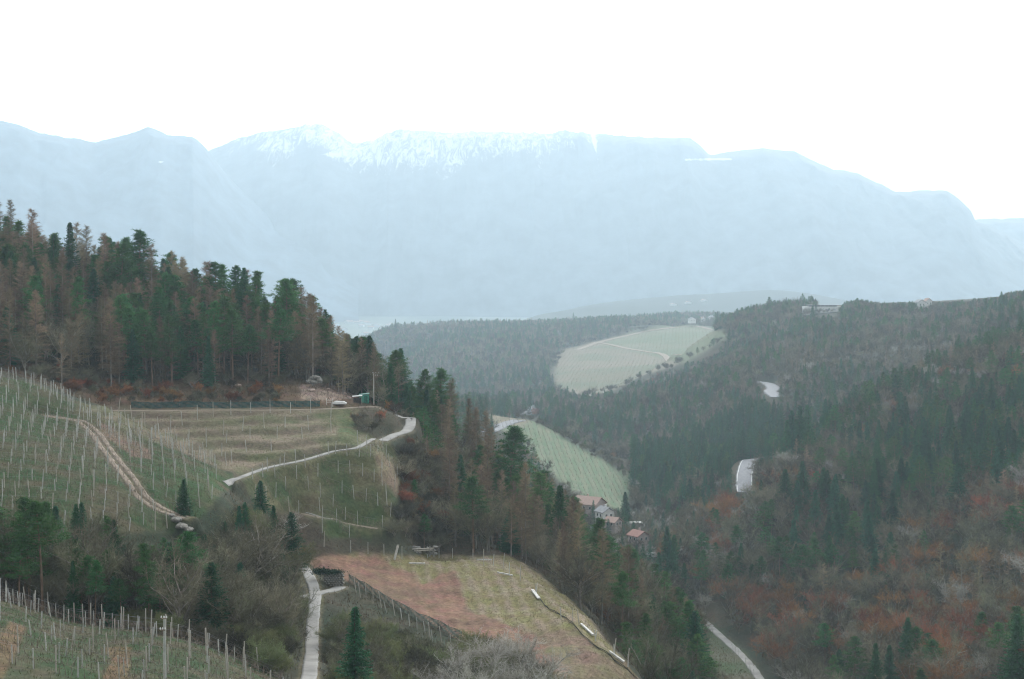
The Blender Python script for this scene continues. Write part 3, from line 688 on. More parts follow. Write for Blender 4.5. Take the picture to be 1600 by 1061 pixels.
def gen_bare(seed, h=13.0, n=1.0, spread=.42, tw=.032, stems=1, leaf=0.0, leafsize=.13, low=.16):
    t, c = Soup(seed), Soup(seed + 100); r = c.r
    def grow(p, d, L, rad_, lev, s):
        m = 4; pts = [p]; dd = d.copy()
        for _ in range(m):
            dd = dd + r.normal(0, .13, 3) + [0, 0, .05]; dd /= np.linalg.norm(dd); pts.append(pts[-1] + dd * L / m)
        s.tube(pts, np.linspace(rad_, rad_ * .5, m + 1), 5 if lev == 0 else 3)
        return pts, dd
    for st in range(stems):
        a = r.rand() * 6.28; lean = .12 if stems == 1 else r.uniform(.25, .65)
        pts, dd = grow(np.array([0, 0, 0.]), np.array([math.cos(a) * lean, math.sin(a) * lean, 1]), h * (.45 if stems == 1 else .35), h * .014 if stems == 1 else h * .01, 0, t)
        nl = 11 if stems == 1 else 4
        for i in range(nl):
            q = r.uniform(low * 2, 1); q = min(q, 1); k = q * (len(pts) - 1); i0 = min(int(k), len(pts) - 2); p = pts[i0] + (pts[i0 + 1] - pts[i0]) * (k - i0)
            a = i * 2.4 + r.normal(0, .4); el = r.uniform(.5, 1.3)
            d = np.array([math.cos(a), math.sin(a), el]) * [spread * 2.2, spread * 2.2, 1]; d /= np.linalg.norm(d)
            L1 = h * r.uniform(.28, .45); l1, d1 = grow(p, d, L1, h * .007, 1, t)
            n2 = 8
            for j in range(n2):
                q2 = r.uniform(.25, 1); k = q2 * 4; i1 = min(int(k), 3); p2 = l1[i1] + (l1[i1 + 1] - l1[i1]) * (k - i1)
                dd2 = d1 * .5 + r.normal(0, .55, 3) + [0, 0, .35]; dd2 /= np.linalg.norm(dd2); L2 = h * r.uniform(.12, .24)
                l2, d2 = grow(p2, dd2, L2, h * .003, 2, c)
                l2 = np.array(l2)
                k3 = int(16 * n); s = r.rand(k3) * .9 + .1; idx = s * 4; ii = np.minimum(idx.astype(int), 3); pp = l2[ii] + (l2[ii + 1] - l2[ii]) * (idx - ii)[:, None]
                d3 = d2 * .55 + r.normal(0, .6, (k3, 3)) + [0, 0, .2]; d3 /= np.linalg.norm(d3, axis=1)[:, None]; L3 = h * r.uniform(.05, .12, k3)
                c.blades(pp, d3, L3, tw * (1 if n >= 1 else 1.8))
                k4 = int(18 * n); ii = r.randint(0, k3, k4); q4 = r.uniform(.2, 1, k4)
                p4 = pp[ii] + d3[ii] * (L3[ii] * q4)[:, None]; c.blades(p4, d3[ii] * .6 + r.normal(0, .6, (k4, 3)), h * r.uniform(.025, .06, k4), tw * .8 * (1 if n >= 1 else 1.8))
                if leaf:
                    k5 = int(leaf * 30 * n); ii = r.randint(0, k3, k5)
                    p5 = pp[ii] + d3[ii] * (L3[ii] * r.uniform(.2, 1.1, k5))[:, None] + r.normal(0, .12, (k5, 3)); c.leaves(p5, r.uniform(.7, 1.4, k5) * leafsize * (1 if n >= 1 else 1.6))
    return t, c

bark_dark = mat("dark_bark", (.105, .085, .065), var=.3, scale=3, stretch=(1, 1, .2))
bark_grey = mat("grey_bark", (.25, .225, .19), var=.3, scale=3, stretch=(1, 1, .2), objvar=.25)
bark_pine = mat("pine_bark", (.20, .135, .095), var=.3, scale=3, stretch=(1, 1, .2))
f_spruce = mat("spruce_needles", (.030, .115, .048), thin=.25, var=.3, scale=.7, rough=.8, objvar=.3)
f_pine = mat("pine_needles", (.058, .145, .045), thin=.25, var=.32, scale=.8, rough=.8, objvar=.3)
f_larch = mat("larch_twigs", (.24, .185, .115), var=.3, scale=.6, objvar=.35)
f_bare = mat("grey_twigs", (.150, .142, .090), var=.4, scale=.5, objvar=.6)
f_pale = mat("pale_twigs", (.40, .38, .33), var=.15, scale=.5, objvar=.15)
f_russet = mat("russet_leaves", (.26, .12, .055), thin=.3, var=.3, scale=.8, objvar=.4)
f_olive = mat("budding_twigs", (.17, .19, .085), thin=.25, var=.25, scale=.6, objvar=.25)

KINDS = {}     # name -> dict(h, r, near=[(trunk, crown)], far=[mesh])
def kind(name, gens, far, ma, mb, h, r):
    near = []
    for i, g in enumerate(gens):
        t, c = g; near.append((wood_mesh(name + "_trunk", t, ma), wood_mesh(name + "_crown", c, mb)))
    fm = [both_mesh(name + "_small", t, c, ma, mb) for t, c in far]
    KINDS[name] = dict(h=h, r=r, near=near, far=fm)
kind("spruce_tree", [gen_spruce(1), gen_spruce(2, wide=.16), gen_spruce(3, wide=.22, gap=.1)], [gen_spruce(4, n=.5), gen_spruce(5, n=.5, wide=.16), gen_spruce(6, n=.5, wide=.23, gap=.1)], bark_dark, f_spruce, 18, 3.2)
kind("pine_tree", [gen_pine(11), gen_pine(12, crown=.62), gen_pine(13, crown=.42, wide=.2), gen_pine(19, crown=.7, wide=.19)], [gen_pine(14, n=.5), gen_pine(15, n=.5, crown=.7, wide=.2)], bark_pine, f_pine, 17, 2.8)
kind("larch_tree", [gen_larch(21, n=1.4, low=.14, wide=.17), gen_larch(22, n=1.4, wide=.15, low=.22), gen_larch(23, n=1.4, wide=.2, low=.1)], [gen_larch(24, n=.7, low=.14), gen_larch(25, n=.7, wide=.19, low=.1)], bark_grey, f_larch, 17, 2.6)
kind("bare_tree", [gen_bare(31, n=1.5), gen_bare(32, spread=.55, n=1.5), gen_bare(33, spread=.38, n=1.5)], [gen_bare(34, n=.75, tw=.04), gen_bare(35, n=.75, spread=.55, tw=.04), gen_bare(36, n=.75, spread=.42, tw=.04)], bark_grey, f_bare, 13, 4)
kind("russet_tree", [gen_bare(41, leaf=.8), gen_bare(42, leaf=1.2, spread=.5)], [gen_bare(43, n=.6, leaf=.9, tw=.035), gen_bare(44, n=.6, leaf=.5, spread=.5, tw=.035)], bark_grey, f_russet, 13, 4)
kind("pale_tree", [gen_bare(51, spread=.3, tw=.035), gen_bare(52, spread=.5, tw=.035)], [gen_bare(53, n=.8, spread=.42, tw=.045)], bark_grey, f_pale, 13, 4)
kind("bush", [gen_bare(61, h=5, stems=6, tw=.022), gen_bare(62, h=5, stems=7, spread=.6, tw=.022)], [gen_bare(63, h=5, stems=4, n=.5, tw=.03)], bark_grey, f_bare, 4.3, 2.8)
kind("budding_bush", [gen_bare(71, h=5, stems=6, tw=.022, leaf=.3, leafsize=.09)], [gen_bare(72, h=5, stems=4, n=.5, tw=.03, leaf=.3)], bark_grey, f_olive, 4.3, 2.8)
kind("russet_bush", [gen_bare(81, h=5, stems=6, tw=.022, leaf=.6, leafsize=.1)], [gen_bare(82, h=5, stems=4, n=.5, tw=.03, leaf=.6)], bark_grey, f_russet, 4.3, 2.8)
# ------------------------------------------------------------------ where trees may stand
RNG = np.random.RandomState(11)
def curve(pts): a = np.array(pts, float); return lambda u: np.interp(u, a[:, 0], a[:, 1])
# highest picture line the tree tops of the near ridge, the grove and the thicket reach
c_ridge = curve([(-300, 250), (0, 306), (30, 315), (60, 328), (90, 340), (110, 342), (150, 357), (190, 380), (200, 372), (215, 362), (232, 378), (260, 386), (285, 402), (310, 412), (330, 402), (345, 410), (370, 412), (400, 424), (430, 428),
                 (452, 434), (470, 445), (490, 462), (508, 480), (522, 500), (540, 520), (552, 524), (575, 524), (600, 546), (612, 556), (626, 543), (645, 553), (665, 565), (690, 574), (712, 592), (728, 612), (740, 632), (762, 645), (780, 660),
                 (790, 672), (806, 690), (822, 720), (850, 738), (880, 760), (905, 782), (925, 805), (945, 832), (970, 850), (985, 852), (1000, 868), (1030, 885), (1050, 910), (1075, 935), (1100, 965), (1120, 995), (1150, 1030), (1180, 1070), (1250, 1150), (2200, 2000)])
c_grove = curve([(-300, 740), (0, 745), (40, 775), (80, 790), (130, 780), (160, 800), (200, 822), (235, 850), (262, 838), (290, 830), (330, 835), (352, 812), (372, 775), (392, 790), (420, 790), (440, 785), (462, 800), (476, 850), (500, 1000)])
c_thick = curve([(330, 880), (380, 900), (420, 920), (455, 945), (456, 1200), (512, 1200), (513, 950), (545, 945), (570, 955), (610, 968), (650, 985), (690, 1000), (722, 992), (742, 972), (800, 965), (850, 985), (880, 1020), (920, 1052), (980, 1085), (1400, 1200)])
c_right = curve([(1080, 500), (1140, 486), (1160, 480), (1180, 472), (1200, 466), (1228, 460), (1262, 458), (1274, 462), (1278, 478), (1312, 478), (1320, 470), (1345, 466), (1380, 471), (1430, 470), (1500, 467), (1560, 462), (1575, 455), (1600, 452), (1700, 425)])
PROT = [  # (outline in the photograph, distance of what must stay in view)
    ([(130, 618), (300, 616), (530, 616), (560, 636), (528, 650), (545, 690), (470, 705), (375, 738), (345, 735), (240, 690), (130, 640)], 246),
    ([(0, 575), (130, 610), (200, 650), (345, 735), (330, 775), (300, 770), (262, 830), (235, 848), (200, 820), (160, 798), (130, 780), (80, 788), (0, 740)], 186),
    ([(375, 735), (470, 708), (590, 684), (628, 706), (628, 775), (590, 800), (618, 850), (610, 868), (500, 868), (478, 800), (430, 770), (425, 760), (380, 758)], 234),
    ([(492, 870), (590, 865), (640, 845), (790, 858), (835, 885), (905, 945), (1010, 1061), (930, 1061), (870, 1012), (800, 965), (740, 972), (700, 992), (640, 955), (560, 915), (500, 890)], 178),
    ([(452, 862), (480, 880), (512, 918), (512, 935), (498, 960), (490, 1061), (468, 1061), (478, 940), (470, 905), (452, 882)], 172),
    ([(462, 570), (512, 572), (520, 595), (560, 605), (600, 612), (600, 636), (460, 636)], 305),
    ([(578, 575), (592, 575), (592, 635), (578, 635)], 308), ([(622, 642), (646, 655), (646, 672), (618, 686), (605, 684), (628, 668)], 306),
    ([(770, 655), (805, 650), (812, 664), (775, 682)], 830), ([(800, 652), (865, 680), (985, 748), (985, 782), (930, 775), (860, 730)], 700), ([(822, 650), (845, 626), (858, 628), (835, 655)], 1090),
    ([(865, 560), (880, 546), (1000, 518), (1070, 510), (1135, 520), (1125, 545), (1060, 570), (1010, 585), (960, 606), (905, 615), (870, 590)], 1340),
    ([(1147, 706), (1190, 700), (1182, 720), (1180, 762), (1148, 764)], 640), ([(1172, 594), (1218, 594), (1218, 622), (1202, 622), (1196, 606), (1172, 602)], 930),
    ([(1096, 962), (1130, 985), (1200, 1061), (1130, 1061)], 350), ([(1252, 474), (1312, 474), (1312, 490), (1252, 490)], 1235), ([(1434, 464), (1452, 464), (1452, 474), (1434, 474)], 1170),
    ([(908, 752), (935, 762), (950, 778), (950, 795), (930, 785), (910, 768)], 560), ([(985, 822), (1008, 822), (1010, 840), (990, 842)], 520), ([(1012, 852), (1028, 852), (1028, 864), (1012, 864)], 505),
    ([(1062, 488), (1110, 488), (1110, 505), (1062, 505)], 1740), ([(0, 918), (60, 925), (200, 955), (300, 985), (400, 1030), (460, 1061), (0, 1061)], 128),
    ([(620, 840), (700, 840), (700, 872), (620, 872)], 256), ([(500, 872), (540, 880), (545, 918), (505, 918)], 226),
]
def blocked(x, y, z, h, r):
    ts = np.array([.12, .3, .5, .7, .86, .97]); pts = []
    for t in ts:
        w = r * ((.35 if h > 5.5 else .8) if t < .9 else .1)
        pts += [(x - w, y, z + h * t), (x + w, y, z + h * t)]
    p = np.array(pts); u, v = proj(p[:, 0], p[:, 1], p[:, 2])
    for poly, d in PROT:
        if y < DM(d) and inpoly(u, v, poly).any(): return True
    return False
field_d = blur(m_field, 2) > .12
EH = np.maximum.accumulate(ZZ / YY, 0)
def road_near(x, y, pad):
    for r in ROADS:
        ln = r[1]
        if np.min((ln[:, 0] - x) ** 2 + (ln[:, 1] - y) ** 2) < (r[2] / 2 + pad) ** 2: return True
    return False
TREES = []      # dict(kind, x, y, z, h, r, zone)
def put(kind_, x, y, h, zone, curv=None, snap=.5, pad=1.2, hmin=.45, protect=True, label=None, jit=5.0):
    z = gz(x, y) - .15
    u, v = proj(x, y, z + h)
    if (u < -140 or u > 1740) and zone != 'beyond': return False
    if curv is not None:
        lim = curv(u) + RNG.rand() * jit
        hh = h
        # height at which the top meets the curve
        dzc = (530.5 - lim) / FPX; e = (-ST + dzc * CT) / (CT + dzc * ST); allow = e * y - z
        if allow < h: hh = allow
        elif allow < h * 1.35 and RNG.rand() < snap: hh = allow
        if hh < h * hmin: return False
        h = hh
    K = KINDS[kind_]; r = K['r'] * h / K['h']
    if zone != 'beyond' and (z + h) / y < EH[max(0, np.searchsorted(YG, y) - 2), min(len(SG) - 1, np.searchsorted(SG, x / y))] : return False
    if protect and blocked(x, y, z, h, r): return False
    if road_near(x, y, pad): return False
    TREES.append(dict(kind=kind_, x=x, y=y, z=z, h=h, r=r, zone=zone, label=label)); return True
def scatter(zone, u0, u1, d0, d1, a, choose, curv=None, cond=None, pad=1.5, snap=.5, jit=5.0):
    d0, d1 = DM(d0), DM(d1)
    s0, s1 = (u0 - 800) / FPX, (u1 - 800) / FPX
    xs = np.arange(min(s0 * d0, s0 * d1), max(s1 * d0, s1 * d1), a); ys = np.arange(d0, d1, a * .9)
    k = 0
    for iy, y0 in enumerate(ys):
        for x0 in xs:
            x = x0 + (a / 2 if iy % 2 else 0) + RNG.uniform(-.42, .42) * a; y = y0 + RNG.uniform(-.42, .42) * a
            s = x / y
            if s < s0 or s > s1 or y < d0: continue
            if gmask(field_d, x, y): continue
            z = gz(x, y); u, v = proj(x, y, z)
            if cond is not None and not cond(x, y, u, v): continue
            c = choose(x, y, u, v)
            if c is None: continue
            if put(c[0], x, y, c[1], zone, curv, pad=pad, snap=snap, jit=jit): k += 1
    return k
def pick(x, y, table, scl=40.0, seed=0.0, mixing=.5):
    """kinds gather in drifts: noise and chance together choose from a table of (share, kind, height)"""
    q = float(np.clip(.5 + 1.1 * fbm(np.array(x / scl + seed), np.array(y / scl - seed), 3), 0, .999)) * (1 - mixing) + RNG.rand() * mixing
    q = min(.999, max(0, (q - mixing * .25) / (1 - mixing * .5) if mixing < 1 else q))
    t = 0; tot = sum(k[0] for k in table)
    for share, kd, h in table:
        t += share / tot
        if q < t: return kd, h * RNG.uniform(.68, 1.22)
    return table[-1][1], table[-1][2]

# trees that stand out in the photograph: (kind, u of the foot, v of the top, distance, height, label)
def at_top(kd, u, vt, d, h, label, zone='single', wide=1.0):
    """the tree whose top the photograph shows at (u, vt): its height follows from the ground there unless given"""
    x, d, z = P(u, vt, d); y = d; zg = gz(x, y) - .15
    hh = max(z - zg, h)
    TREES.append(dict(kind=kd, x=x, y=y, z=z - hh if z - hh < zg else zg, h=hh, r=KINDS[kd]['r'] * hh / KINDS[kd]['h'] * wide, zone=zone, label=label, wide=wide))
at_top("spruce_tree", 555, 946, 150, 12, "tall narrow dark spruce standing alone in the thicket beside the gravel lane", wide=1.35)
at_top("spruce_tree", 287, 748, 206, 7, "young dark spruce at the lower end of the dirt track through the vineyard", wide=1.3)
at_top("spruce_tree", 407, 750, 226, 7, "dense dark green spruce just below the start of the pale concrete lane", wide=1.35)
at_top("spruce_tree", 335, 850, 190, 6, "bright green young spruce in the grove, right of the grey bare trees", wide=1.35)
at_top("spruce_tree", 232, 880, 176, 8, "broad bluish green spruce in the middle of the grove above the posts", wide=1.7)
at_top("spruce_tree", 375, 878, 184, 6, "low broad dark spruce between the grove and the gravel lane", wide=1.5)
at_top("pine_tree", 216, 362, 356, 16, "tall open pine rising above its neighbours on the hill skyline", wide=1.2)
at_top("spruce_tree", 577, 523, 338, 14, "tall pointed spruce behind the utility pole by the small green shed", wide=1.35)
at_top("spruce_tree", 626, 543, 336, 13, "pointed spruce where the skyline of the near ridge begins to drop", wide=1.4)
at_top("pine_tree", 505, 498, 330, 13, "round dark green pine above the grey rock outcrop", wide=1.5)
at_top("pine_tree", 795, 668, 322, 11, "open layered pine standing out against the pale road of the far vineyard", wide=1.4)
at_top("larch_tree", 278, 478, 330, 14, "pale brown larch in front of the dark pines above the terraces", wide=1.4)
at_top("larch_tree", 96, 395, 318, 19, "tall larch with a long bare pale trunk at the foot of the hill wood", wide=.9)
at_top("larch_tree", 690, 700, 296, 13, "brown bushy larch right of the lower vineyard", wide=1.5)
at_top("larch_tree", 760, 695, 300, 14, "slim brown larch beside the dark pines on the nose of the ridge", wide=1.2)
at_top("pale_tree", 432, 785, 218, 8, "silver grey bare tree with fine twigs beside the lower vineyard", wide=1.25)
at_top("pale_tree", 395, 812, 212, 6, "pale bare tree with thick forked branches right of the young green spruce", wide=1.2)
at_top("russet_tree", 148, 885, 178, 7, "small bare tree with orange brown leaves in the grove above the lower posts", wide=1.1)
at_top("russet_bush", 455, 845, 232, 4, "rust coloured bush where the gravel lane bends out of sight", wide=1.2)
at_top("russet_bush", 452, 900, 222, 4, "reddish brown bush hanging over the left edge of the gravel lane", wide=1.2)
for u_, v_, d_ in ((725, 990, 168), (765, 968, 172), (805, 965, 174), (842, 985, 172), (745, 1010, 160), (790, 1000, 162), (700, 1020, 158), (830, 1015, 160)):
    at_top("pale_tree", u_, v_, d_, 7, None, zone='clump', wide=1.2)
at_top("spruce_tree", 1250, 872, 430, 14, "narrow dark spruce left of a smaller spruce on the gorge wood slope")
at_top("spruce_tree", 1266, 905, 415, 11, "smaller dark spruce touching the foot of a narrow spruce in the gorge wood", wide=1.2)
at_top("spruce_tree", 1405, 805, 455, 12, "pointed dark spruce alone among grey and russet trees of the right slope")
for u_, v_, d_, h_ in ((1450, 895, 400, 18), (1480, 880, 405, 22), (1500, 905, 398, 18), (1395, 940, 380, 18), (1380, 985, 365, 18), (1415, 935, 372, 20), (1430, 1000, 352, 18), (1490, 960, 385, 20)):
    at_top("spruce_tree", u_, v_, d_, h_, "tall near black spruce in the dark clump low on the right slope", zone='darkclump', wide=1.2)
for u_, v_, d_, h_ in ((1158, 848, 445, 15), (1140, 880, 436, 14), (1190, 868, 440, 14), (1175, 880, 432, 13)):
    at_top("spruce_tree", u_, v_, d_, h_, "dark spruce in the group of four above the gorge road", zone='four', wide=1.2)
for u_, v_, d_, h_ in ((1237, 640, 600, 14), (1250, 632, 606, 15), (1262, 632, 612, 15), (1230, 655, 592, 14), (1290, 622, 640, 11)):
    at_top("spruce_tree", u_, v_, d_, h_, "dark spruce in the small group below the road bend", zone='bendgroup', wide=1.1)
at_top("spruce_tree", 618, 498, 1820, 16, "pointed spruce sticking up from the hazy skyline of the far wooded hill")
at_top("spruce_tree", 896, 488, 1880, 14, "lone pointed spruce on the far skyline left of the pale clearing")
at_top("pine_tree", 1202, 464, 1290, 12, "green pine standing on the skyline left of the white building", wide=1.3)
at_top("pine_tree", 1340, 466, 1190, 10, "dark pine on the crest just right of the white building", wide=1.6)
at_top("spruce_tree", 1270, 476, 1200, 14, "blue green spruce covering the left end of the white building", wide=1.4)
at_top("spruce_tree", 1565, 455, 1040, 13, "thin pointed spruce on the crest at the far right")
at_top("spruce_tree", 977, 768, 600, 8, "small dark spruce beside the house roofs in the gorge", wide=1.2)
at_top("spruce_tree", 1068, 830, 500, 12, "dark spruce at the bottom of the gorge near the red roof", wide=1.1)

for u_, v_, d_ in ((472, 1040, 170), (488, 1046, 166), (503, 1042, 170), (460, 1030, 174)):
    at_top("bush", u_, v_, d_, 2.2, "low grey bush hiding the near end of the gravel lane", zone='laneend')
# the wooded hill behind the terraces
def ch_hill(x, y, u, v):
    if y < 320 and u > 440 and v > 585: return None
    if v > 606 and y < 318: return ("russet_bush", 2.6) if RNG.rand() < .35 else (("bush", 2.8) if RNG.rand() < .5 else None)
    if v > 575 and RNG.rand() < .35: return ("bush", 3.5)
    up = v < 520
    g = 1 if (195 < u < 470) else .55
    return pick(x, y, [(.36 * g, "pine_tree", 15), (.10, "spruce_tree", 15), (.42, "larch_tree", 15), (.16, "bare_tree", 12)], 16, 3.0, .55)
hill_zone = lambda x, y, u, v: (y > 284 + max(0, 6 - abs(u - 300) / 60)) and not (u > 540 and v > 610 and y < 322)
print('hill', scatter("hill", -120, 575, 284, 420, 3.6, ch_hill, c_ridge, hill_zone))
def ch_bank(x, y, u, v): return (("russet_bush", 1.6) if RNG.rand() < .4 else ("bush", 2.0))
print('bank', scatter("bank", -60, 560, 284, 306, 3.4, lambda x, y, u, v: ch_bank(x, y, u, v) if RNG.rand() < .4 else None, c_ridge, lambda x, y, u, v: u < 455 or v < 590))
# nose of the near ridge
def ch_nose(x, y, u, v):
    if u < 700 and v > 625 and y < 322: t = [(.12, "pine_tree", 7.5), (.2, "larch_tree", 8), (.68, "bare_tree", 6)]
    elif u < 690: t = [(.5, "pine_tree", 12), (.2, "spruce_tree", 12), (.12, "larch_tree", 12), (.18, "bare_tree", 9)]
    elif u < 900: t = [(.34, "pine_tree", 13), (.08, "spruce_tree", 13), (.33, "larch_tree", 14), (.25, "bare_tree", 11)]
    else: t = [(.34, "pine_tree", 12), (.06, "spruce_tree", 13), (.12, "larch_tree", 13), (.43, "bare_tree", 11), (.05, "russet_tree", 9)]
    return pick(x, y, t, 18, 8.0, .5)
def nose_zone(x, y, u, v):
    if u < 560: return False
    if v < 690 and u < 640 and y < 318: return False
    edge = np.interp(u, [560, 620, 640, 700, 780, 835, 905, 980, 1010, 1060], [302, 285, 262, 258, 260, 253, 231, 202, 196, 188])
    return y > edge + 1.5
print('nose', scatter("nose", 560, 1240, 190, 405, 4.5, ch_nose, c_ridge, nose_zone))
print('verge', scatter("shelf", 528, 650, 262, 318, 3.0, lambda x, y, u, v: ("bush", RNG.uniform(2.2, 4)) if RNG.rand() < .8 else ("russet_bush", 2.5), None, lambda x, y, u, v: v > 636))
print('margin', scatter("shelf", 596, 700, 250, 300, 2.6, lambda x, y, u, v: (RNG.choice(["bush", "bare_tree", "russet_bush"], p=[.6, .3, .1]), RNG.uniform(2.6, 5)), None, lambda x, y, u, v: v > 690))
# the grove
def ch_grove(x, y, u, v):
    if u < 130: t = [(.16, "spruce_tree", 9.5), (.34, "pine_tree", 9.5), (.50, "bare_tree", 9)]
    elif u < 300: t = [(.06, "spruce_tree", 9), (.18, "pine_tree", 8.5), (.60, "bare_tree", 9), (.12, "russet_tree", 8)]
    else: t = [(.08, "spruce_tree", 8), (.18, "budding_bush", 5), (.50, "bare_tree", 8.5), (.24, "bush", 5)]
    return pick(x, y, t, 14, 5.0, .6)
print('grove', scatter("grove", -120, 474, 156, 226, 2.9, ch_grove, c_grove, None, snap=.7))
print('hedge', scatter("hedge", 200, 470, 140, 200, 2.9, lambda x, y, u, v: (RNG.choice(["bush", "bush", "budding_bush"]), RNG.uniform(2.5, 4)), c_grove, lambda x, y, u, v: v > np.interp(u, [200, 330, 480], [960, 985, 1040]) - 60))
print('thicket', scatter("thicket", 380, 1100, 136, 216, 3.0, lambda x, y, u, v: (RNG.choice(["bush", "bush", "budding_bush", "bare_tree"], p=[.4, .12, .33, .15]), RNG.uniform(2.8, 4.6)), c_thick, None, snap=.3, pad=.6))
# gorge bottom, slope on the right, spur, far hill
def ch_right(x, y, u, v):
    dark = 1.0 + 1.4 * (y > 640 and 985 < u < 1215) + (.5 if 1380 < u < 1560 and y < 460 else 0)
    if y > 800: t = [(.14, "spruce_tree", 11), (.12, "pine_tree", 10), (.60, "bare_tree", 9), (.06, "pale_tree", 8), (.06, "larch_tree", 11)]
    elif v < 760: t = [((.24 + .14 * (u > 1380)) * dark, "spruce_tree", 13), (.14, "pine_tree", 12), (.40, "bare_tree", 11), (.06, "pale_tree", 10), (.08, "russet_tree", 9), (.07, "larch_tree", 12)]
    else: t = [((.09 + .12 * (u > 1360)) * dark, "spruce_tree", 15), (.15, "pine_tree", 13), (.44, "bare_tree", 12.5), (.08, "pale_tree", 11), (.24, "russet_tree", 11), (.04, "larch_tree", 12)]
    return pick(x, y, t, 55, 2.0, .55)
right_zone = lambda x, y, u, v: u > 1085 + (y < 640) * 0 and not (y < 420 and u < 1200 + (v - 1061) * .9)
print('right', scatter("right", 1040, 1680, 290, 760, 6.2, ch_right, c_right, lambda x, y, u, v: not (y > 610 and u < 1225) and not (y < 440 and u < np.interp(v, [960, 1061, 1200], [1120, 1205, 1290])), pad=2.5))
print('right2', scatter("right", 1040, 1660, 610, 1340, 6.2, ch_right, c_right, lambda x, y, u, v: u < 1225 or y > 760, pad=3))
def ch_dark(x, y, u, v): return pick(x, y, [(.62, "spruce_tree", 15), (.1, "pine_tree", 13), (.28, "bare_tree", 11)], 30, 6.0, .5)
print('dark', scatter("darkwood", 985, 1225, 690, 900, 6.5, ch_dark, None, lambda x, y, u, v: v > 655 and v < 800, pad=4))
print('gorge', scatter("gorge", 850, 1110, 420, 720, 6.5, lambda x, y, u, v: pick(x, y, [(.65, "bare_tree", 9), (.2, "spruce_tree", 11), (.15, "pale_tree", 8)], 30, 1.0, .6), None, None, pad=4))
def ch_spur(x, y, u, v): return pick(x, y, [(.22, "spruce_tree", 14), (.14, "pine_tree", 12), (.52, "bare_tree", 12), (.07, "pale_tree", 9), (.04, "russet_tree", 8)], 60, 4.0, .6)
print('spur', scatter("spur", 830, 1180, 880, 1330, 8.0, ch_spur, None, None, pad=4))
c_far = curve([(560, 530), (590, 510), (620, 503), (700, 498), (780, 497), (860, 496), (900, 494), (1000, 488), (1060, 484), (1150, 484), (2000, 470)])
print('far', scatter("farhill", 570, 1190, 930, 2060, 11.5, lambda x, y, u, v: pick(x, y, [(.20, "spruce_tree", 17), (.2, "pine_tree", 15), (.52, "bare_tree", 14.5), (.08, "larch_tree", 15)], 130, 9.0, .6), c_far, lambda x, y, u, v: y > 1560 or (y > 1080 and u < 870), pad=4, jit=7))

# the woods go on over slopes the photograph only grazes
ch_any = lambda x, y, u, v: pick(x, y, [(.2, "spruce_tree", 13), (.15, "pine_tree", 12), (.5, "bare_tree", 11.5), (.1, "russet_tree", 10), (.05, "larch_tree", 13)], 60, 4.0, .6)
scatter("beyond", 520, 850, 412, 930, 9.5, ch_any, None, lambda x, y, u, v: y > 430 or u > 600, pad=4)
scatter("beyond", 1690, 1900, 300, 1250, 9.5, ch_any, None, None, pad=4)
scatter("beyond", 400, 570, 1250, 2000, 15, ch_any, None, None, pad=4)
# scrub along the edges of the far fields
for px_, d0_, d1_, gap in (([(862, 575), (866, 560), (880, 545), (940, 529), (1000, 516), (1070, 508)], 1300, 1900, 9), ([(1140, 522), (1128, 546), (1095, 562), (1060, 574), (1008, 588), (955, 612), (905, 622)], 1250, 1800, 8), ([(800, 640), (860, 670), (930, 710), (990, 746)], 700, 950, 3.2)):
    ln = catmull([hit(a_, b_, d0_, d1_)[:2] for a_, b_ in px_], gap)
    for q_ in ln:
        for _ in range(2):
            kk_ = 1 + .7 * (d0_ > 1000); x_, y_ = q_ + RNG.normal(0, 3.0 * kk_, 2); put(RNG.choice(["bare_tree", "bush", "pine_tree"], p=[.5, .35, .15]), x_, y_, RNG.uniform(2.5, 6.5) * kk_, "spur" if d0_ > 1000 else "gorge", protect=False)

# ------------------------------------------------------------------ build them
ZONE = {"hill": "on the hill", "bank": "on the leafy bank", "nose": "on the ridge nose", "shelf": "beside the lane", "grove": "in the grove", "hedge": "below the grove", "thicket": "in the thicket", "right": "on the right slope",
        "darkwood": "in the dark wood", "gorge": "in the gorge", "spur": "on the spur", "farhill": "on the far hill", "beyond": "past the near ridge", "clump": "in the pale clump"}
MARKS = [("the white hall", 1283, 482), ("the upper road bend", 1205, 605), ("the valley road", 1165, 735), ("the red roofed house", 998, 835), ("the pink roofed house", 921, 770), ("the far vineyard", 880, 700),
         ("the pale clearing", 1000, 550), ("the gorge road", 1150, 1015), ("the dark spruce clump", 1450, 950), ("the ploughed field", 760, 930), ("the gravel lane", 488, 960), ("the concrete lane", 470, 722),
         ("the green shed", 569, 622), ("the rock outcrop", 493, 583), ("the tall open pine", 216, 400), ("the netting fence", 350, 630), ("the dirt track", 190, 720), ("the lane bend", 640, 662), ("the stone ruin", 655, 860),
         ("the lone thicket spruce", 555, 990), ("the near utility pole", 258, 1000), ("the paired spruces", 1258, 890), ("the leaning slab", 618, 862), ("the crest houses", 1442, 472), ("the farmhouses", 1095, 498), ("the bare trunked larch", 96, 480), ("the pale brown larch", 278, 545), ("the round dark pine", 505, 520), ("the uppermost left posts", 20, 590), ("the skyline dip", 330, 420),
         ("the lone slope spruce", 1405, 840), ("the spruce group under the bend", 1250, 665), ("the thin crest spruce", 1565, 480), ("the broad bluish spruce", 232, 910), ("the young track spruce", 287, 780), ("the layered pine", 795, 700), ("the slim brown larch", 760, 740)]
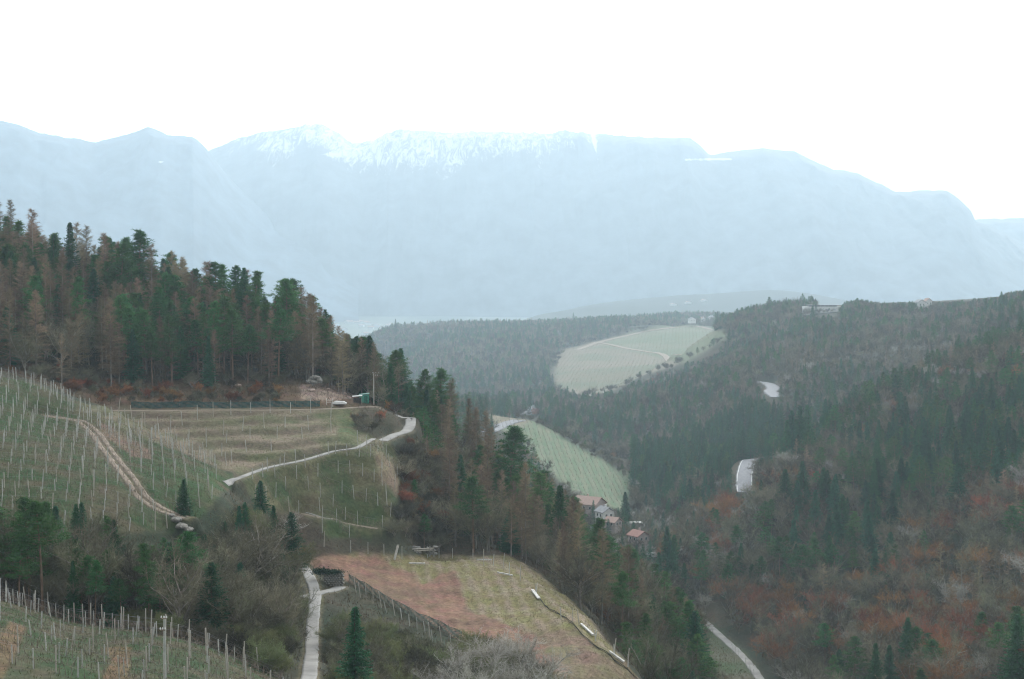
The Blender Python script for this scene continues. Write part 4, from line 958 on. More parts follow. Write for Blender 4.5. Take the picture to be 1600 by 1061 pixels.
def beside(u, v):
    """where a thing stands, told from the landmark nearest to it in the photograph"""
    nm, mu, mv = min(MARKS, key=lambda m: math.hypot(m[1] - u, m[2] - v)); du, dv = u - mu, v - mv; d = math.hypot(du, dv)
    way = ("right of" if du > 0 else "left of") if abs(du) > abs(dv) else ("below" if dv > 0 else "above")
    if min(abs(du), abs(dv)) > .45 * max(abs(du), abs(dv)): way = ("below" if dv > 0 else "above") + " and " + ("right of" if du > 0 else "left of")
    return ("just " if d < 40 else "" if d < 75 else "well " if d < 120 else "far ") + way + " " + nm
WORD = {"spruce_tree": ("spruce tree", "dark green spruce"), "pine_tree": ("pine tree", "long trunked pine"), "larch_tree": ("larch tree", "leafless brown larch"), "bare_tree": ("bare tree", "grey leafless tree"),
        "russet_tree": ("russet tree", "rust leaved tree"), "pale_tree": ("bare tree", "whitish leafless tree"), "bush": ("bush", "grey leafless bush"), "budding_bush": ("bush", "olive green budding bush"), "russet_bush": ("bush", "rust brown leafy bush")}
for t in TREES:
    t['px'] = t['h'] / t['y'] * FPX
    u, v = proj(t['x'], t['y'], t['z'] + t['h'] * .8); t['in'] = (-25 < u < 1625) and v < 1085
    t['score'] = t['px'] * ((1.0 if t['in'] else .05) if t['zone'] != 'beyond' else .0001) + (1e4 if t['zone'] in ('single', 'clump', 'darkclump', 'four', 'bendgroup', 'laneend') else 0)
PROTO = {}
def gn_wood(name, kind_, ts, label):
    K = KINDS[kind_]; coll = bpy.data.collections.new(kind_ + "_forms")
    for i, me in enumerate(K['far']): coll.objects.link(bpy.data.objects.new("%s_form%d" % (kind_, i), me))
    me = bpy.data.meshes.new(name); me.vertices.add(len(ts)); me.vertices.foreach_set("co", np.array([(t['x'], t['y'], t['z'] + H) for t in ts], np.float32).ravel())
    a = me.attributes.new("size", 'FLOAT_VECTOR', 'POINT'); s = []
    for t in ts:
        k = t['h'] / K['h']; w = k * RNG.uniform(.95, 1.35); s += [w, w, k]
    a.data.foreach_set("vector", np.array(s, np.float32))
    a = me.attributes.new("turn", 'FLOAT_VECTOR', 'POINT'); a.data.foreach_set("vector", np.array([(0, 0, RNG.rand() * 6.283) for _ in ts], np.float32).ravel())
    a = me.attributes.new("form", 'INT', 'POINT'); a.data.foreach_set("value", RNG.randint(0, len(K['far']), len(ts)).astype(np.int32))
    o = link(name, me, kind="stuff", label=label)
    ng = bpy.data.node_groups.new(name, 'GeometryNodeTree')
    ng.interface.new_socket("Geometry", in_out='INPUT', socket_type='NodeSocketGeometry'); ng.interface.new_socket("Geometry", in_out='OUTPUT', socket_type='NodeSocketGeometry')
    n, l = ng.nodes, ng.links; gi = n.new("NodeGroupInput"); go = n.new("NodeGroupOutput"); iop = n.new("GeometryNodeInstanceOnPoints"); ci = n.new("GeometryNodeCollectionInfo")
    ci.inputs["Collection"].default_value = coll; ci.inputs["Separate Children"].default_value = True; ci.inputs["Reset Children"].default_value = True
    def attr(nm, ty): x = n.new("GeometryNodeInputNamedAttribute"); x.data_type = ty; x.inputs["Name"].default_value = nm; return x.outputs["Attribute"]
    l.new(gi.outputs[0], iop.inputs["Points"]); l.new(ci.outputs[0], iop.inputs["Instance"]); iop.inputs["Pick Instance"].default_value = True
    l.new(attr("form", 'INT'), iop.inputs["Instance Index"]); l.new(attr("turn", 'FLOAT_VECTOR'), iop.inputs["Rotation"]); l.new(attr("size", 'FLOAT_VECTOR'), iop.inputs["Scale"])
    l.new(iop.outputs[0], go.inputs[0]); md = o.modifiers.new("scatter", 'NODES'); md.node_group = ng
    return o
for kind_ in KINDS:
    K = KINDS[kind_]; ts = sorted([t for t in TREES if t['kind'] == kind_], key=lambda t: -t['score'])
    solo = [t for t in ts if t['zone'] != 'beyond'][:285]; ids = {id(t) for t in solo}; rest = [t for t in ts if id(t) not in ids]
    for t in solo:
        k = t['h'] / K['h']; w = k * (t.get('wide') or (RNG.uniform(.9, 1.3) if kind_ != 'spruce_tree' else RNG.uniform(1.0, 1.6))); i = RNG.randint(0, len(K['near']))
        cat, say = WORD[kind_]
        if t['label']: lab = t['label']
        else:
            size = "tall" if t['h'] > K['h'] * .85 else ("small" if t['h'] < K['h'] * .55 else "medium")
            mu, mv = proj(t['x'], t['y'], t['z'] + t['h'] * .6)
            lab = "%s %s %s %s" % (size, say, ZONE[t['zone']], beside(mu, mv))
            if len(lab.split()) > 16: lab = "%s %s %s" % (say, ZONE[t['zone']], beside(mu, mv))
            if len(lab.split()) > 16: lab = "%s %s %s" % (size, say, beside(mu, mv))
        loc = (t['x'], t['y'], t['z'] + H); props = dict(label=lab, category=cat)
        if not t['label'] or t['zone'] in ('clump', 'darkclump', 'four', 'bendgroup', 'laneend'): props['group'] = {"clump": "pale trees at the foot of the ploughed field", "darkclump": "dark spruces low on the right slope", "four": "spruces above the gorge road",
                "bendgroup": "spruces below the road bend", "laneend": "bushes at the near end of the lane"}.get(t['zone']) or (cat + "s " + ZONE[t['zone']]).replace("bushs", "bushes")
        rz = RNG.rand() * 6.283
        if t['px'] > 24:
            root = empty(kind_, loc, rz, **props); root.scale = (w, w, k)
            tr, cr = K['near'][i]
            link("trunk", tr, root); link("crown", cr, root)
        else:
            o = link(kind_, K['far'][i % len(K['far'])], None, loc, **props); o.scale = (w, w, k); o.rotation_euler = (0, 0, rz)
    if rest: gn_wood(kind_.replace("_tree", "") + "_wood" if "bush" not in kind_ else kind_ + "_scrub", kind_, rest, "")
    print(kind_, len(solo), len(rest))
# ------------------------------------------------------------------ small building helpers
class MB:
    """collects boxes, bars and prisms and links them as one mesh object"""
    def __init__(self): self.v = []; self.f = []
    def hexa(self, c8):
        n = len(self.v); self.v += [tuple(c) for c in c8]
        self.f += [tuple(n + i for i in q) for q in ((0, 3, 2, 1), (4, 5, 6, 7), (0, 1, 5, 4), (1, 2, 6, 5), (2, 3, 7, 6), (3, 0, 4, 7))]; return self
    def box(self, x, y, z, sx, sy, sz, rz=0.0, taper=1.0):
        c, s = math.cos(rz), math.sin(rz); o = []
        for k, zz in ((1, z), (taper, z + sz)):
            for a, b_ in ((-1, -1), (1, -1), (1, 1), (-1, 1)):
                px, py = a * sx / 2 * k, b_ * sy / 2 * k; o.append((x + px * c - py * s, y + px * s + py * c, zz))
        return self.hexa(o)
    def bar(self, p, q, w, t=None):
        p, q = Vector(p), Vector(q); d = (q - p).normalized(); a = d.cross(Vector((0, 0, 1)) if abs(d.z) < .9 else Vector((1, 0, 0))).normalized(); b_ = d.cross(a)
        t = t or w; o = [P_ + a * (i * w / 2) + b_ * (j * t / 2) for P_ in (p, q) for i, j in ((-1, -1), (1, -1), (1, 1), (-1, 1))]
        return self.hexa(o)
    def prism(self, pts, y0, y1):  # outline in x,z extruded along y
        n = len(self.v); k = len(pts); self.v += [(x, y0, z) for x, z in pts] + [(x, y1, z) for x, z in pts]
        self.f += [tuple(n + i for i in range(k)), tuple(n + k + i for i in reversed(range(k)))] + [(n + i, n + k + i, n + k + (i + 1) % k, n + (i + 1) % k) for i in range(k)]; return self
    def mesh(self, name, m): return new_mesh(name, self.v, self.f, m)
    def build(self, name, m, parent=None, loc=None, **p): return link(name, self.mesh(name, m), parent, loc, **p)

m_post = mat("concrete_post", (.50, .49, .45), var=.18, scale=2.0, objvar=.2)
m_wood = mat("weathered_wood", (.27, .22, .165), var=.3, scale=4, stretch=(1, 1, .2), objvar=.15)
m_palewood = mat("pale_pole_wood", (.46, .42, .36), var=.2, scale=3, stretch=(1, 1, .2))
m_white = mat("white_board", (.74, .73, .70), var=.08, scale=2)
m_slab = mat("weathered_slab", (.56, .54, .50), var=.22, scale=2.5)
m_stone = mat("grey_stone", (.21, .20, .175), var=.4, scale=2.2, bump=.5)
m_pinkrock = mat("pinkish_rock", (.36, .27, .22), var=.35, scale=1.4, bump=.5)
m_net = mat("teal_netting", (.035, .085, .08), var=.3, scale=2)
m_roof = mat("red_tile_roof", (.34, .19, .155), var=.2, scale=1.2, stretch=(1, 6, 1))
m_roofp = mat("faded_tile_roof", (.40, .28, .23), var=.15, scale=1.2, stretch=(1, 6, 1))
m_roofg = mat("grey_roof", (.30, .30, .30), var=.15, scale=1)
m_wall = mat("white_render", (.72, .70, .66), var=.06, scale=.8)
m_wallp = mat("pink_render", (.46, .38, .34), var=.08, scale=.8)
m_glass = mat("dark_window", (.03, .035, .04), var=.1, rough=.2, spec=.5)
m_green = mat("green_sheet_metal", (.05, .26, .19), var=.12, scale=1.5, rough=.6)
m_cane = mat("vine_cane", (.21, .165, .13), var=.25, scale=2)
m_wire = mat("galvanised_wire", (.34, .34, .33), var=.1, rough=.6)
m_grass = mat("grass_blades", (.075, .115, .042), color2=(.16, .145, .07), scale=.25, detail=3)
m_dry = mat("dry_grass_blades", (.23, .19, .12), color2=(.13, .13, .06), scale=.25, detail=3)
m_ivy = mat("ivy_leaves", (.022, .055, .028), var=.4, scale=2)

# ------------------------------------------------------------------ vineyard posts
POSTS = []   # x, y, height, lean x, lean y, field
def post(x, y, h=2.3, field="", lx=None, ly=None):
    if field and road_near(x, y, .25): return
    POSTS.append((x, y, h, RNG.normal(0, .05) if lx is None else lx, RNG.normal(0, .05) if ly is None else ly, field))
def on_line(px, d0, d1, gap, h, field, jit=.15):
    ln = catmull([hit(u, v, d0, d1)[:2] for u, v in px], .25); acc = 0; last = ln[0]; post(*ln[0], h, field)
    for p in ln[1:]:
        acc += np.linalg.norm(p - last); last = p
        if acc >= gap: acc = 0; post(p[0] + RNG.normal(0, jit), p[1] + RNG.normal(0, jit), h * RNG.uniform(.93, 1.07), field)
ROWS = []    # (x0, x1, y, field)
def lattice(m, d0, d1, u0, u1, dx, dy, h, field, shear=0.0, keep=1.0, shift=.5):
    s0, s1 = (u0 - 800) / FPX, (u1 - 800) / FPX; k = 0
    for y in np.arange(d0, d1, dy):
        k += 1; row = []
        for x in np.arange(s0 * y, s1 * y, dx):
            xx = x + (k % 2) * dx * shift - (s0 * y) % dx; yy = y + shear * xx
            if gmask(m, xx, yy) < .5: continue
            row.append(xx)
            if RNG.rand() < keep: post(xx + RNG.normal(0, .08), yy + RNG.normal(0, .1), h * RNG.uniform(.92, 1.08), field)
        if len(row) > 1: ROWS.append((min(row), max(row), y, shear, m, field, dx))
lattice(m_left, 178, 272, -120, 345, 1.7, 3.3, 2.35, "left", shear=.12, keep=.85)
on_line([(0, 594), (60, 606), (128, 644), (200, 668), (262, 694), (335, 728)], 200, 275, 1.25, 2.5, "left")
on_line([(70, 612), (130, 655), (195, 690), (240, 712)], 200, 265, 1.5, 2.4, "left")
for k, (v, a, b_, g) in enumerate([(652, 140, 530, 4.2), (676, 170, 545, 4.2), (694, 215, 480, 4.6), (712, 262, 430, 4.2), (728, 310, 372, 2.6)]):
    on_line([(a, v), ((a + b_) / 2, v), (b_, v - (6 if k > 1 else 0))], 246, 305, g, 3.0 if k < 2 else 2.4, "terrace", .12)
lattice(m_low, 236, 280, 380, 632, 2.2, 4.0, 2.4, "low", keep=.8)
on_line([(395, 740), (470, 722), (530, 706), (585, 690)], 236, 290, 4.4, 2.6, "low")
on_line([(596, 745), (600, 770), (606, 800)], 240, 280, 1.4, 2.6, "low")
lattice(m_near, 116, 152, -60, 470, 1.9, 4.3, 2.4, "near", shear=-.1, keep=.8)
on_line([(0, 940), (60, 950), (180, 975), (300, 1008), (420, 1052)], 120, 165, 1.7, 2.5, "near")
for u, v, h, lx in ((707, 873, 1.9, 0), (739, 874, 1.9, 0), (756, 884, 2.9, 0), (771, 884, 2.9, .06), (786, 887, 2.6, .1), (796, 896, 2.7, 0), (813, 907, 2.6, 0), (838, 928, 2.5, -.12), (838, 928, 2.5, .22), (877, 968, 2.5, -.1), (895, 973, 2, 0),
                    (905, 977, 2.3, -.12), (930, 1002, 2.2, .12), (931, 1002, 2.3, -.16), (959, 1024, 2.3, .14), (960, 1024, 2.3, -.14), (980, 1043, 2.5, .1), (982, 1043, 2.5, -.12), (998, 1052, 2.4, .12), (1000, 1052, 2.4, -.12), (1021, 1063, 2.4, .05),
                    (628, 874, 2.2, 0), (668, 872, 2.3, 0), (686, 873, 2.3, 0), (600, 868, 2, 0), (575, 866, 2.1, 0), (548, 864, 2.1, 0)):
    x, y, z = hit(u, v, 150, 300); post(x, y, h, "plot", lx)
for u, v in ((556, 926), (563, 934), (572, 930), (583, 944), (596, 950), (604, 958), (617, 962), (628, 968), (640, 978), (652, 984), (664, 990), (672, 1000), (676, 1003), (690, 1005), (705, 1012)):
    x, y, z = hit(u, v, 150, 260); post(x, y, 2.5, "net", RNG.normal(-.12, .08))
on_line([(500, 800), (505, 840), (510, 868)], 225, 275, 3.0, 2.4, "low"); on_line([(1100, 975), (1128, 1000), (1160, 1035), (1178, 1061)], 330, 430, 3.0, 2.2, "gorge")
FIELD = {"left": ("vine post in the green left vineyard", "posts of the left vineyard"), "terrace": ("tall thin vine post on the brown terraces below the wooded hill", "posts on the terraces"), "low": ("vine post in the vineyard below the concrete lane", "posts below the concrete lane"),
         "near": ("vine post in the vineyard at the bottom left", "posts of the lowest vineyard"), "plot": ("leaning vine post along the edge of the ploughed field", "posts around the ploughed field"), "net": ("vine post leaning in the netting below the ploughed field", "posts in the netting"), "gorge": ("vine post beside the road in the gorge", "posts by the gorge road")}
def post_label(x, y, h, fld):
    u, v = proj(x, y, gz(x, y) + h / 2)
    lab = "%s grey vine post %s %s" % ("tall" if h > 2.45 else "short" if h < 2.25 else "plain", {"left": "in the left vineyard", "terrace": "on the terraces", "low": "in the lower vineyard", "near": "in the lowest vineyard", "plot": "at the field edge", "net": "in the netting", "gorge": "in the gorge"}[fld], beside(u, v))
    return lab if len(lab.split()) <= 16 else lab.replace(" vineyard", "").replace("grey ", "")
post_me = MB().box(0, 0, -.3, .115, .115, 1.0, taper=.78).mesh("vine_post", m_post)
for v_ in post_me.vertices: v_.co.z = v_.co.z * (1.3 if v_.co.z < 0 else 1) 
post_me2 = MB().box(0, 0, -.2, .115, .10, 1.2, taper=.85).mesh("vine_post", m_palewood)
POSTS.sort(key=lambda p: p[1] / p[2] + (0 if 0 < proj(p[0], p[1], 0)[0] < 1600 else 1e4))
# the ones hidden under trees or off the frame come last
extra = []
for i, (x, y, h, lx, ly, fld) in enumerate(POSTS):
    u, v = proj(x, y, gz(x, y) + h)
    if not (-30 < u < 1630 and v < 1090): continue
    if i < 300:
        o = link("vine_post", post_me if RNG.rand() < .65 else post_me2, None, (x, y, gz(x, y) + H), category="vine post", group=FIELD[fld][1], label=post_label(x, y, h, fld))
        o.scale = (1, 1, h); o.rotation_euler = (ly, lx, RNG.rand())
    else: extra.append((x, y, h, lx, ly))
mb = MB()
for x, y, h, lx, ly in extra:
    z = gz(x, y) + H; a = .055
    mb.hexa([(x - a, y - a, z - .3), (x + a, y - a, z - .3), (x + a, y + a, z - .3), (x - a, y + a, z - .3)] + [(x + lx * h + i * .8 * a, y - ly * h + j * .8 * a, z + h) for i, j in ((-1, -1), (1, -1), (1, 1), (-1, 1))])
if extra: mb.build("vine_posts_beyond", m_post, kind="stuff")

# bare vines and their wires
vs_, ws_ = Soup(5), Soup(6)
for x0, x1, y0, sh, m_, fld, dx in ROWS:
    xs = np.arange(x0, x1, .55); ys = y0 + sh * xs; ok = gmask(m_, xs, ys) > .5; xs, ys = xs[ok], ys[ok]
    if len(xs) < 2: continue
    zs = ground(xs, ys) + H
    base = np.stack([xs, ys, zs], 1)
    hh = RNG.uniform(.7, 1.1, len(xs)); vs_.blades(base, np.tile([0, 0, 1.], (len(xs), 1)) + RNG.normal(0, .15, (len(xs), 3)), hh, .09)
    b2 = np.repeat(base, 8, 0) + [0, 0, .8] + RNG.normal(0, .12, (len(xs) * 8, 3)); vs_.blades(b2, np.array([0, 0, .8]) + RNG.normal(0, .8, b2.shape), RNG.uniform(.4, 1.2, len(b2)), .045)
    for hz_ in (1.6,):
        a = base[:-1] + [0, 0, hz_]; b_ = base[1:] + [0, 0, hz_]; keep = np.linalg.norm(b_ - a, axis=1) < 1.5; a, b_ = a[keep], b_[keep]
        t = np.array([0, 0, .01]); n = len(a); V = np.stack([a - t, b_ - t, b_ + t, a + t], 1).reshape(-1, 3); F = np.arange(4 * n).reshape(-1, 4)
        ws_.add(V, np.concatenate([F[:, :3], F[:, [0, 2, 3]]]))
V, F = vs_.get(); link("bare_vines", new_mesh("bare_vines", V, None, m_cane, False, F), kind="stuff")
V, F = ws_.get(); link("trellis_wires", new_mesh("trellis_wires", V, None, m_wire, False, F), kind="stuff")

# rows of vines in the middle distance and on the clearing
ms = Soup(9)
for x in np.arange(-30, 130, 2.6):
    ys = np.arange(680, 900, 1.6); xs = x + (ys - 700) * -.05 + RNG.normal(0, .2, len(ys)); ok = (gmask(m_mid, xs, ys) > .5) & (RNG.rand(len(ys)) < .8); xs, ys = xs[ok], ys[ok]
    if len(xs): ms.blades(np.stack([xs, ys, ground(xs, ys) + H], 1), np.tile([0, 0, 1.], (len(xs), 1)) + RNG.normal(0, .12, (len(xs), 3)), RNG.uniform(1.0, 1.9, len(xs)), .18)
for x in np.arange(20, 520, 5.5):
    ys = np.arange(1500, 2900, 4.5); xs = x + (ys - 2000) * .12 + RNG.normal(0, .7, len(ys)); ok = (gmask(m_clear, xs, ys) > .5) & (RNG.rand(len(ys)) < .75); xs, ys = xs[ok], ys[ok]
    if len(xs): ms.blades(np.stack([xs, ys, ground(xs, ys) + H], 1), np.tile([0, 0, 1.], (len(xs), 1)) + RNG.normal(0, .12, (len(xs), 3)), RNG.uniform(.8, 1.9, len(xs)), .4)
V, F = ms.get(); link("vine_rows_across_the_gorge", new_mesh("vine_rows", V, None, mat("pale_vine_rows", (.30, .29, .23), var=.2, scale=.3), False, F), kind="stuff")

# grass
def grass(name, m_, dens, d0, d1, u0, u1, m, hgt=.3, soil=None, wid=.05):
    s0, s1 = (u0 - 800) / FPX, (u1 - 800) / FPX; A = (s1 - s0) * (d1 ** 2 - d0 ** 2) / 2; n = int(A * dens)
    y = np.sqrt(RNG.uniform(d0 ** 2, d1 ** 2, n)); x = RNG.uniform(s0, s1, n) * y
    ok = (gmask(m_, x, y) > .5) & (fbm(x / 2.2, y / 2.2, 2) > RNG.uniform(-1.0, .7, n))
    if soil is not None: ok &= (gmask(soil, x, y) < .3) | (RNG.rand(n) < .06)
    x, y = x[ok], y[ok]; s = Soup(3); s.blades(np.stack([x, y, ground(x, y) + H - .02], 1), np.tile([0, 0, 1.], (len(x), 1)) + RNG.normal(0, .5, (len(x), 3)), RNG.uniform(.5, 1.4, len(x)) * hgt, wid)
    V, F = s.get(); link(name, new_mesh(name, V, None, m, False, F), kind="stuff")
grass("grass", np.clip(m_left + m_near + m_low - m_road, 0, 1), 9, 110, 285, -60, 640, m_grass, .28, wid=.06)
grass("dry_grass", np.clip(m_terr + m_plot - m_road, 0, 1), 10, 170, 320, 100, 1010, m_dry, .26, soil=m_soil, wid=.06)
grass("verge_grass", m_gorge * (1 - m_road), 4, 330, 440, 1080, 1215, m_dry, .7, wid=.1)
forest_floor = ((field_d < .5) & (m_road < .5) & (YY < 430)).astype(float)
grass("undergrowth", forest_floor, 3.5, 135, 420, -60, 1150, mat("litter_twigs", (.17, .12, .085), color2=(.085, .085, .05), scale=.2), .75, wid=.09)

# ------------------------------------------------------------------ single objects
def rock_mesh(seed, sx, sy, sz, m, sub=3, rough=.35):
    me = bpy.data.meshes.new("rock"); import bmesh
    bm = bmesh.new(); bmesh.ops.create_icosphere(bm, subdivisions=sub, radius=1); r = np.random.RandomState(seed); o = r.rand(3) * 50
    for v in bm.verts:
        c = v.co; k = 1 + rough * float(fbm(np.array(c.x * 1.3 + o[0] + c.z), np.array(c.y * 1.3 + o[1] - c.z * .7), 3)); c *= k
        c.x = round(c.x * 3.2) / 3.2 * .45 + c.x * .55; c.z = round(c.z * 4) / 4 * .6 + c.z * .4; c.x *= sx; c.y *= sy; c.z *= sz
    bm.to_mesh(me); bm.free(); me.materials.append(m); return me
def at(u, v, d0, d1): x, y, z = hit(u, v, d0, d1); return x, y, z + H
x, y, z = at(495, 606, 300, 330)
z = gz(x, y) + H
for i, (dx, dz, a, b_, c_, lab) in enumerate(((-.2, 1.9, 1.25, .9, .5, "upper block of the grey rock outcrop under the round pine"), (-1.0, .6, 1.6, 1.1, .55, "wide lower block of the grey rock outcrop under the round pine"), (1.3, 1.0, 0.65, .7, .75, "upright right hand block of the grey rock outcrop"))):
    xx, yy, zz = P(493, 586, 316); link("rock", rock_mesh(20 + i, a, b_, c_, m_stone), None, (xx + dx * .7, yy - i * .2, zz + H + dz * .7 - 1.9), category="rock", group="rock outcrop", label=lab)
for i, (u, v, s, lab) in enumerate(((486, 612, .9, "pinkish boulder at the left end of the bare bank"), (512, 609, .6, "small pink boulder in the middle of the bare bank"), (536, 616, .7, "pinkish boulder at the right end of the bare bank"),
                                    (372, 604, .8, "grey boulder in the leaf litter left of the bare bank"), (276, 818, .8, "pale boulder where the dirt track runs out"), (284, 826, .9, "largest pale boulder below the dirt track"), (294, 829, .7, "pale boulder lowest in the rubble under the track"), (268, 808, .5, "small pale stone on the left edge of the track end"))):
    x, y, z = at(u, v, 195, 335); link("boulder", rock_mesh(40 + i, s, s * .8, s * .5, m_pinkrock if i < 4 else mat("pale_rock", (.28, .26, .225), var=.3, bump=.4)), None, (x, y, z + s * .2), category="boulder", label=lab)

def utility_pole(u, vb, vt, d0, d1, arms, m, lab, D=None):
    x, y, z = at(u, vb, d0, d1) if D is None else (P(u, vb, D)[0], D, gz(P(u, vb, D)[0], D) + H)
    top = P(u, vt, y)[2] + H; h = top - z; r = empty("utility_pole", (x, y, z), 0, category="utility pole", label=lab)
    s = Soup(1); s.tube([(0, 0, -.5), (0, 0, h * .5), (0, 0, h)], [.15, .12, .09], 8); wood_mesh_ = wood_mesh("pole", s, m); link("pole", wood_mesh_, r)
    for k, (dz, w, off) in enumerate(arms):
        MB().bar((off - w / 2, -.12, h - dz), (off + w / 2, -.12, h - dz), .09).build("crossarm", m_wood, r)
        for sx in (-.45, 0, .45):
            q = Soup(2); xx = off + sx * w; q.tube([(xx, -.12, h - dz + .04), (xx, -.12, h - dz + .14), (xx, -.12, h - dz + .24)], [.05, .07, .02], 6); link("insulator", wood_mesh("insulator", q, m_white), r)
    return r
utility_pole(584, 628, 582, 295, 330, [(.15, 1.5, .5), (.7, 1.1, .4)], m_palewood, "pale wooden utility pole beside the small green shed")
utility_pole(575, 624, 590, 300, 335, [(.2, .6, 0)], m_wood, "thin darker pole between the green shed and the utility pole")
utility_pole(258, 1087, 964, 0, 0, [(.1, .5, 0), (1.1, .45, -.12)], m_post, "grey utility pole rising in the lowest vineyard, taller than all vine posts", D=121)

# green shed, lean-to, covered stack, metal frame by the terrace path
x, y, z = at(569, 629, 300, 330)
r = empty("garden_shed", (x, y, z), .15, category="shed", label="small bright green metal shed at the end of the terrace path")
MB().box(0, 0, -.2, 2.0, 1.8, 1.9).build("wall", m_green, r); rf = MB().prism([(-1.15, 1.7), (1.15, 1.95), (1.15, 2.05), (-1.15, 1.80)], -1.05, 1.05).build("roof", mat("pale_green_metal", (.25, .42, .36)), r)
d = MB().box(.35, -.93, 0, .8, .05, 1.5).build("door", mat("dark_green_metal", (.03, .14, .10)), r); MB().box(.65, -.98, .7, .05, .05, .14).build("handle", m_wire, d)
x2, y2, z2 = at(559, 630, 300, 330)
r = empty("lean_to", (x2, y2, z2), .1, category="shelter", label="dark open shelter with a pale flat roof left of the green shed")
MB().prism([(-1.2, 1.45), (1.0, 1.6), (1.0, 1.7), (-1.2, 1.55)], -.9, .9).build("roof", m_white, r)
for sx, sy in ((-1.05, -.8), (.9, -.8), (-1.05, .8), (.9, .8)): MB().box(sx, sy, -.3, .09, .09, 1.8).build("post", m_wood, r)
MB().box(-.1, .5, -.1, 1.7, .5, 1.2).build("back_wall", mat("dark_boards", (.06, .055, .05)), r)
x2, y2, z2 = at(531, 635, 290, 325)
r = empty("covered_trailer", (x2, y2, z2), .05, category="trailer", label="low white covered trailer parked left of the shelter on the terrace path")
MB().prism([(-1.5, .35), (1.4, .35), (1.5, .5), (.9, .85), (-.9, .95), (-1.6, .6)], -.7, .7).build("cover", m_white, r)
for sx in (-.9, .8):
    q = Soup(4); q.tube([(sx, -.62, .2), (sx, -.45, .2)], [.27, .27], 12); q.tube([(sx, .45, .2), (sx, .62, .2)], [.27, .27], 12); link("wheel", wood_mesh("wheel", q, m_glass), r)
MB().box(0, 0, .2, 2.6, .9, .14).build("chassis", m_wire, r)
x2, y2, z2 = at(515, 636, 285, 325)
r = empty("gate_frame", (x2, y2, z2), 0, category="gate", label="pale metal gate frame with two uprights left of the white trailer")
for sx in (-.7, .7): MB().box(sx, 0, -.1, .08, .08, 1.9).build("upright", m_white, r)
for zz in (.9, 1.35): MB().bar((-.7, 0, zz), (.7, 0, zz), .06).build("rail", m_white, r)

# netting fence behind the terraces, netting under the field
def net_fence(px, d0, d1, h, lab, m):
    ln = catmull([hit(u, v, d0, d1)[:2] for u, v in px], .8); z = ground(ln[:, 0], ln[:, 1]) + H
    r = empty("netting_fence", (ln[0][0], ln[0][1], z[0]), 0, category="fence", label=lab); o = np.array([ln[0][0], ln[0][1], z[0]])
    s = Soup(8); n = len(ln)
    for k in range(int(h / .16)):
        a = np.stack([ln[:, 0], ln[:, 1], z + k * .16 + .06 * np.sin(ln[:, 0] * 3 + k)], 1) - o; b_ = a + [0, 0, .125]
        V = np.concatenate([a, b_]); i = np.arange(n - 1); s.add(V, np.concatenate([np.stack([i, i + 1, i + 1 + n], 1), np.stack([i, i + 1 + n, i + n], 1)]))
    V, F = s.get(); link("net", new_mesh("net", V, None, m, False, F), r)
    for i in range(0, n, 6): MB().box(ln[i][0] - o[0], ln[i][1] - o[1] + .05, z[i] - o[2] - .2, .07, .07, h + .35).build("post", m_wood, r)
net_fence([(205, 637), (300, 637), (400, 637), (500, 636)], 282, 310, 1.35, "dark teal netting fence along the top edge of the terraces", m_net)
net_fence([(545, 908), (590, 935), (640, 962), (690, 986), (722, 1000)], 170, 250, 1.3, "sagging green netting fence along the lower edge of the ploughed field", mat("grey_green_netting", (.22, .26, .22), var=.4, scale=1.5))
net_fence([(842, 935), (880, 965), (915, 998), (960, 1034), (1000, 1068)], 170, 250, .4, "low dark mesh fence where the ploughed field meets the wood", mat("dark_mesh", (.08, .075, .065)))

# white slabs lying along the edge of the ploughed field
def slab(u0, v0, u1, v1, w, lab):
    a, b_ = at(u0, v0, 150, 300), at(u1, v1, 150, 300); a = Vector(a) + Vector((0, 0, .28)); b_ = Vector(b_) + Vector((0, 0, .28)); c = (a + b_) / 2
    MB().bar(a - c, b_ - c, w, .22).build("concrete_slab", m_slab, None, c, category="slab", group="white slabs around the ploughed field", label=lab)
slab(639, 883, 664, 883, .22, "white slab lying in the grass just right of the leaning slab"); slab(745, 877, 768, 877, .2, "white slab lying level in front of two tall posts"); slab(777, 897, 801, 902, .25, "white slab lying slightly tilted right of the level one")
slab(832, 925, 842, 938, .5, "short wide white slab lying at the foot of crossed posts"); slab(908, 978, 927, 996, .3, "long white slab sloping down along the wood edge"); slab(952, 1021, 975, 1038, .35, "lowest white slab by the pairs of crossed posts")
x, y, z = at(616, 875, 230, 290)
MB().hexa([(-.2, -.1, -.2), (.2, -.1, -.2), (.2, .1, -.2), (-.2, .1, -.2), (.45, .2, 2.5), (.85, .2, 2.5), (.85, .35, 2.5), (.45, .35, 2.5)]).build("concrete_slab", m_slab, None, (x, y, z), category="slab", label="white slab standing upright and leaning left of the log rails")
# stone ruin with log rails
x, y, z = at(655, 868, 235, 290)
r = empty("stone_ruin", (x, y, z), 0, category="ruin", label="low tumbled dry stone ruin with log rails above the ploughed field")
for k in range(26): link("stone", rock_mesh(80 + k % 6, .55, .4, .28, m_stone, 2), r, (RNG.uniform(-2.9, 2.9), RNG.uniform(.2, 1.8), .15 + .28 * (k % 5)))
for zz, a, b_ in ((.75, -2.3, 2.2), (1.1, -2.0, 2.6)):
    q = Soup(7); q.tube([(a, -.2, zz), (b_, -.25, zz + .25)], [.11, .09], 7); link("log_rail", wood_mesh("log_rail", q, m_palewood), r)
for sx in (1.9, 2.6): MB().box(sx, -.1, -.2, .28, .22, 1.9).build("post", m_stone, r)
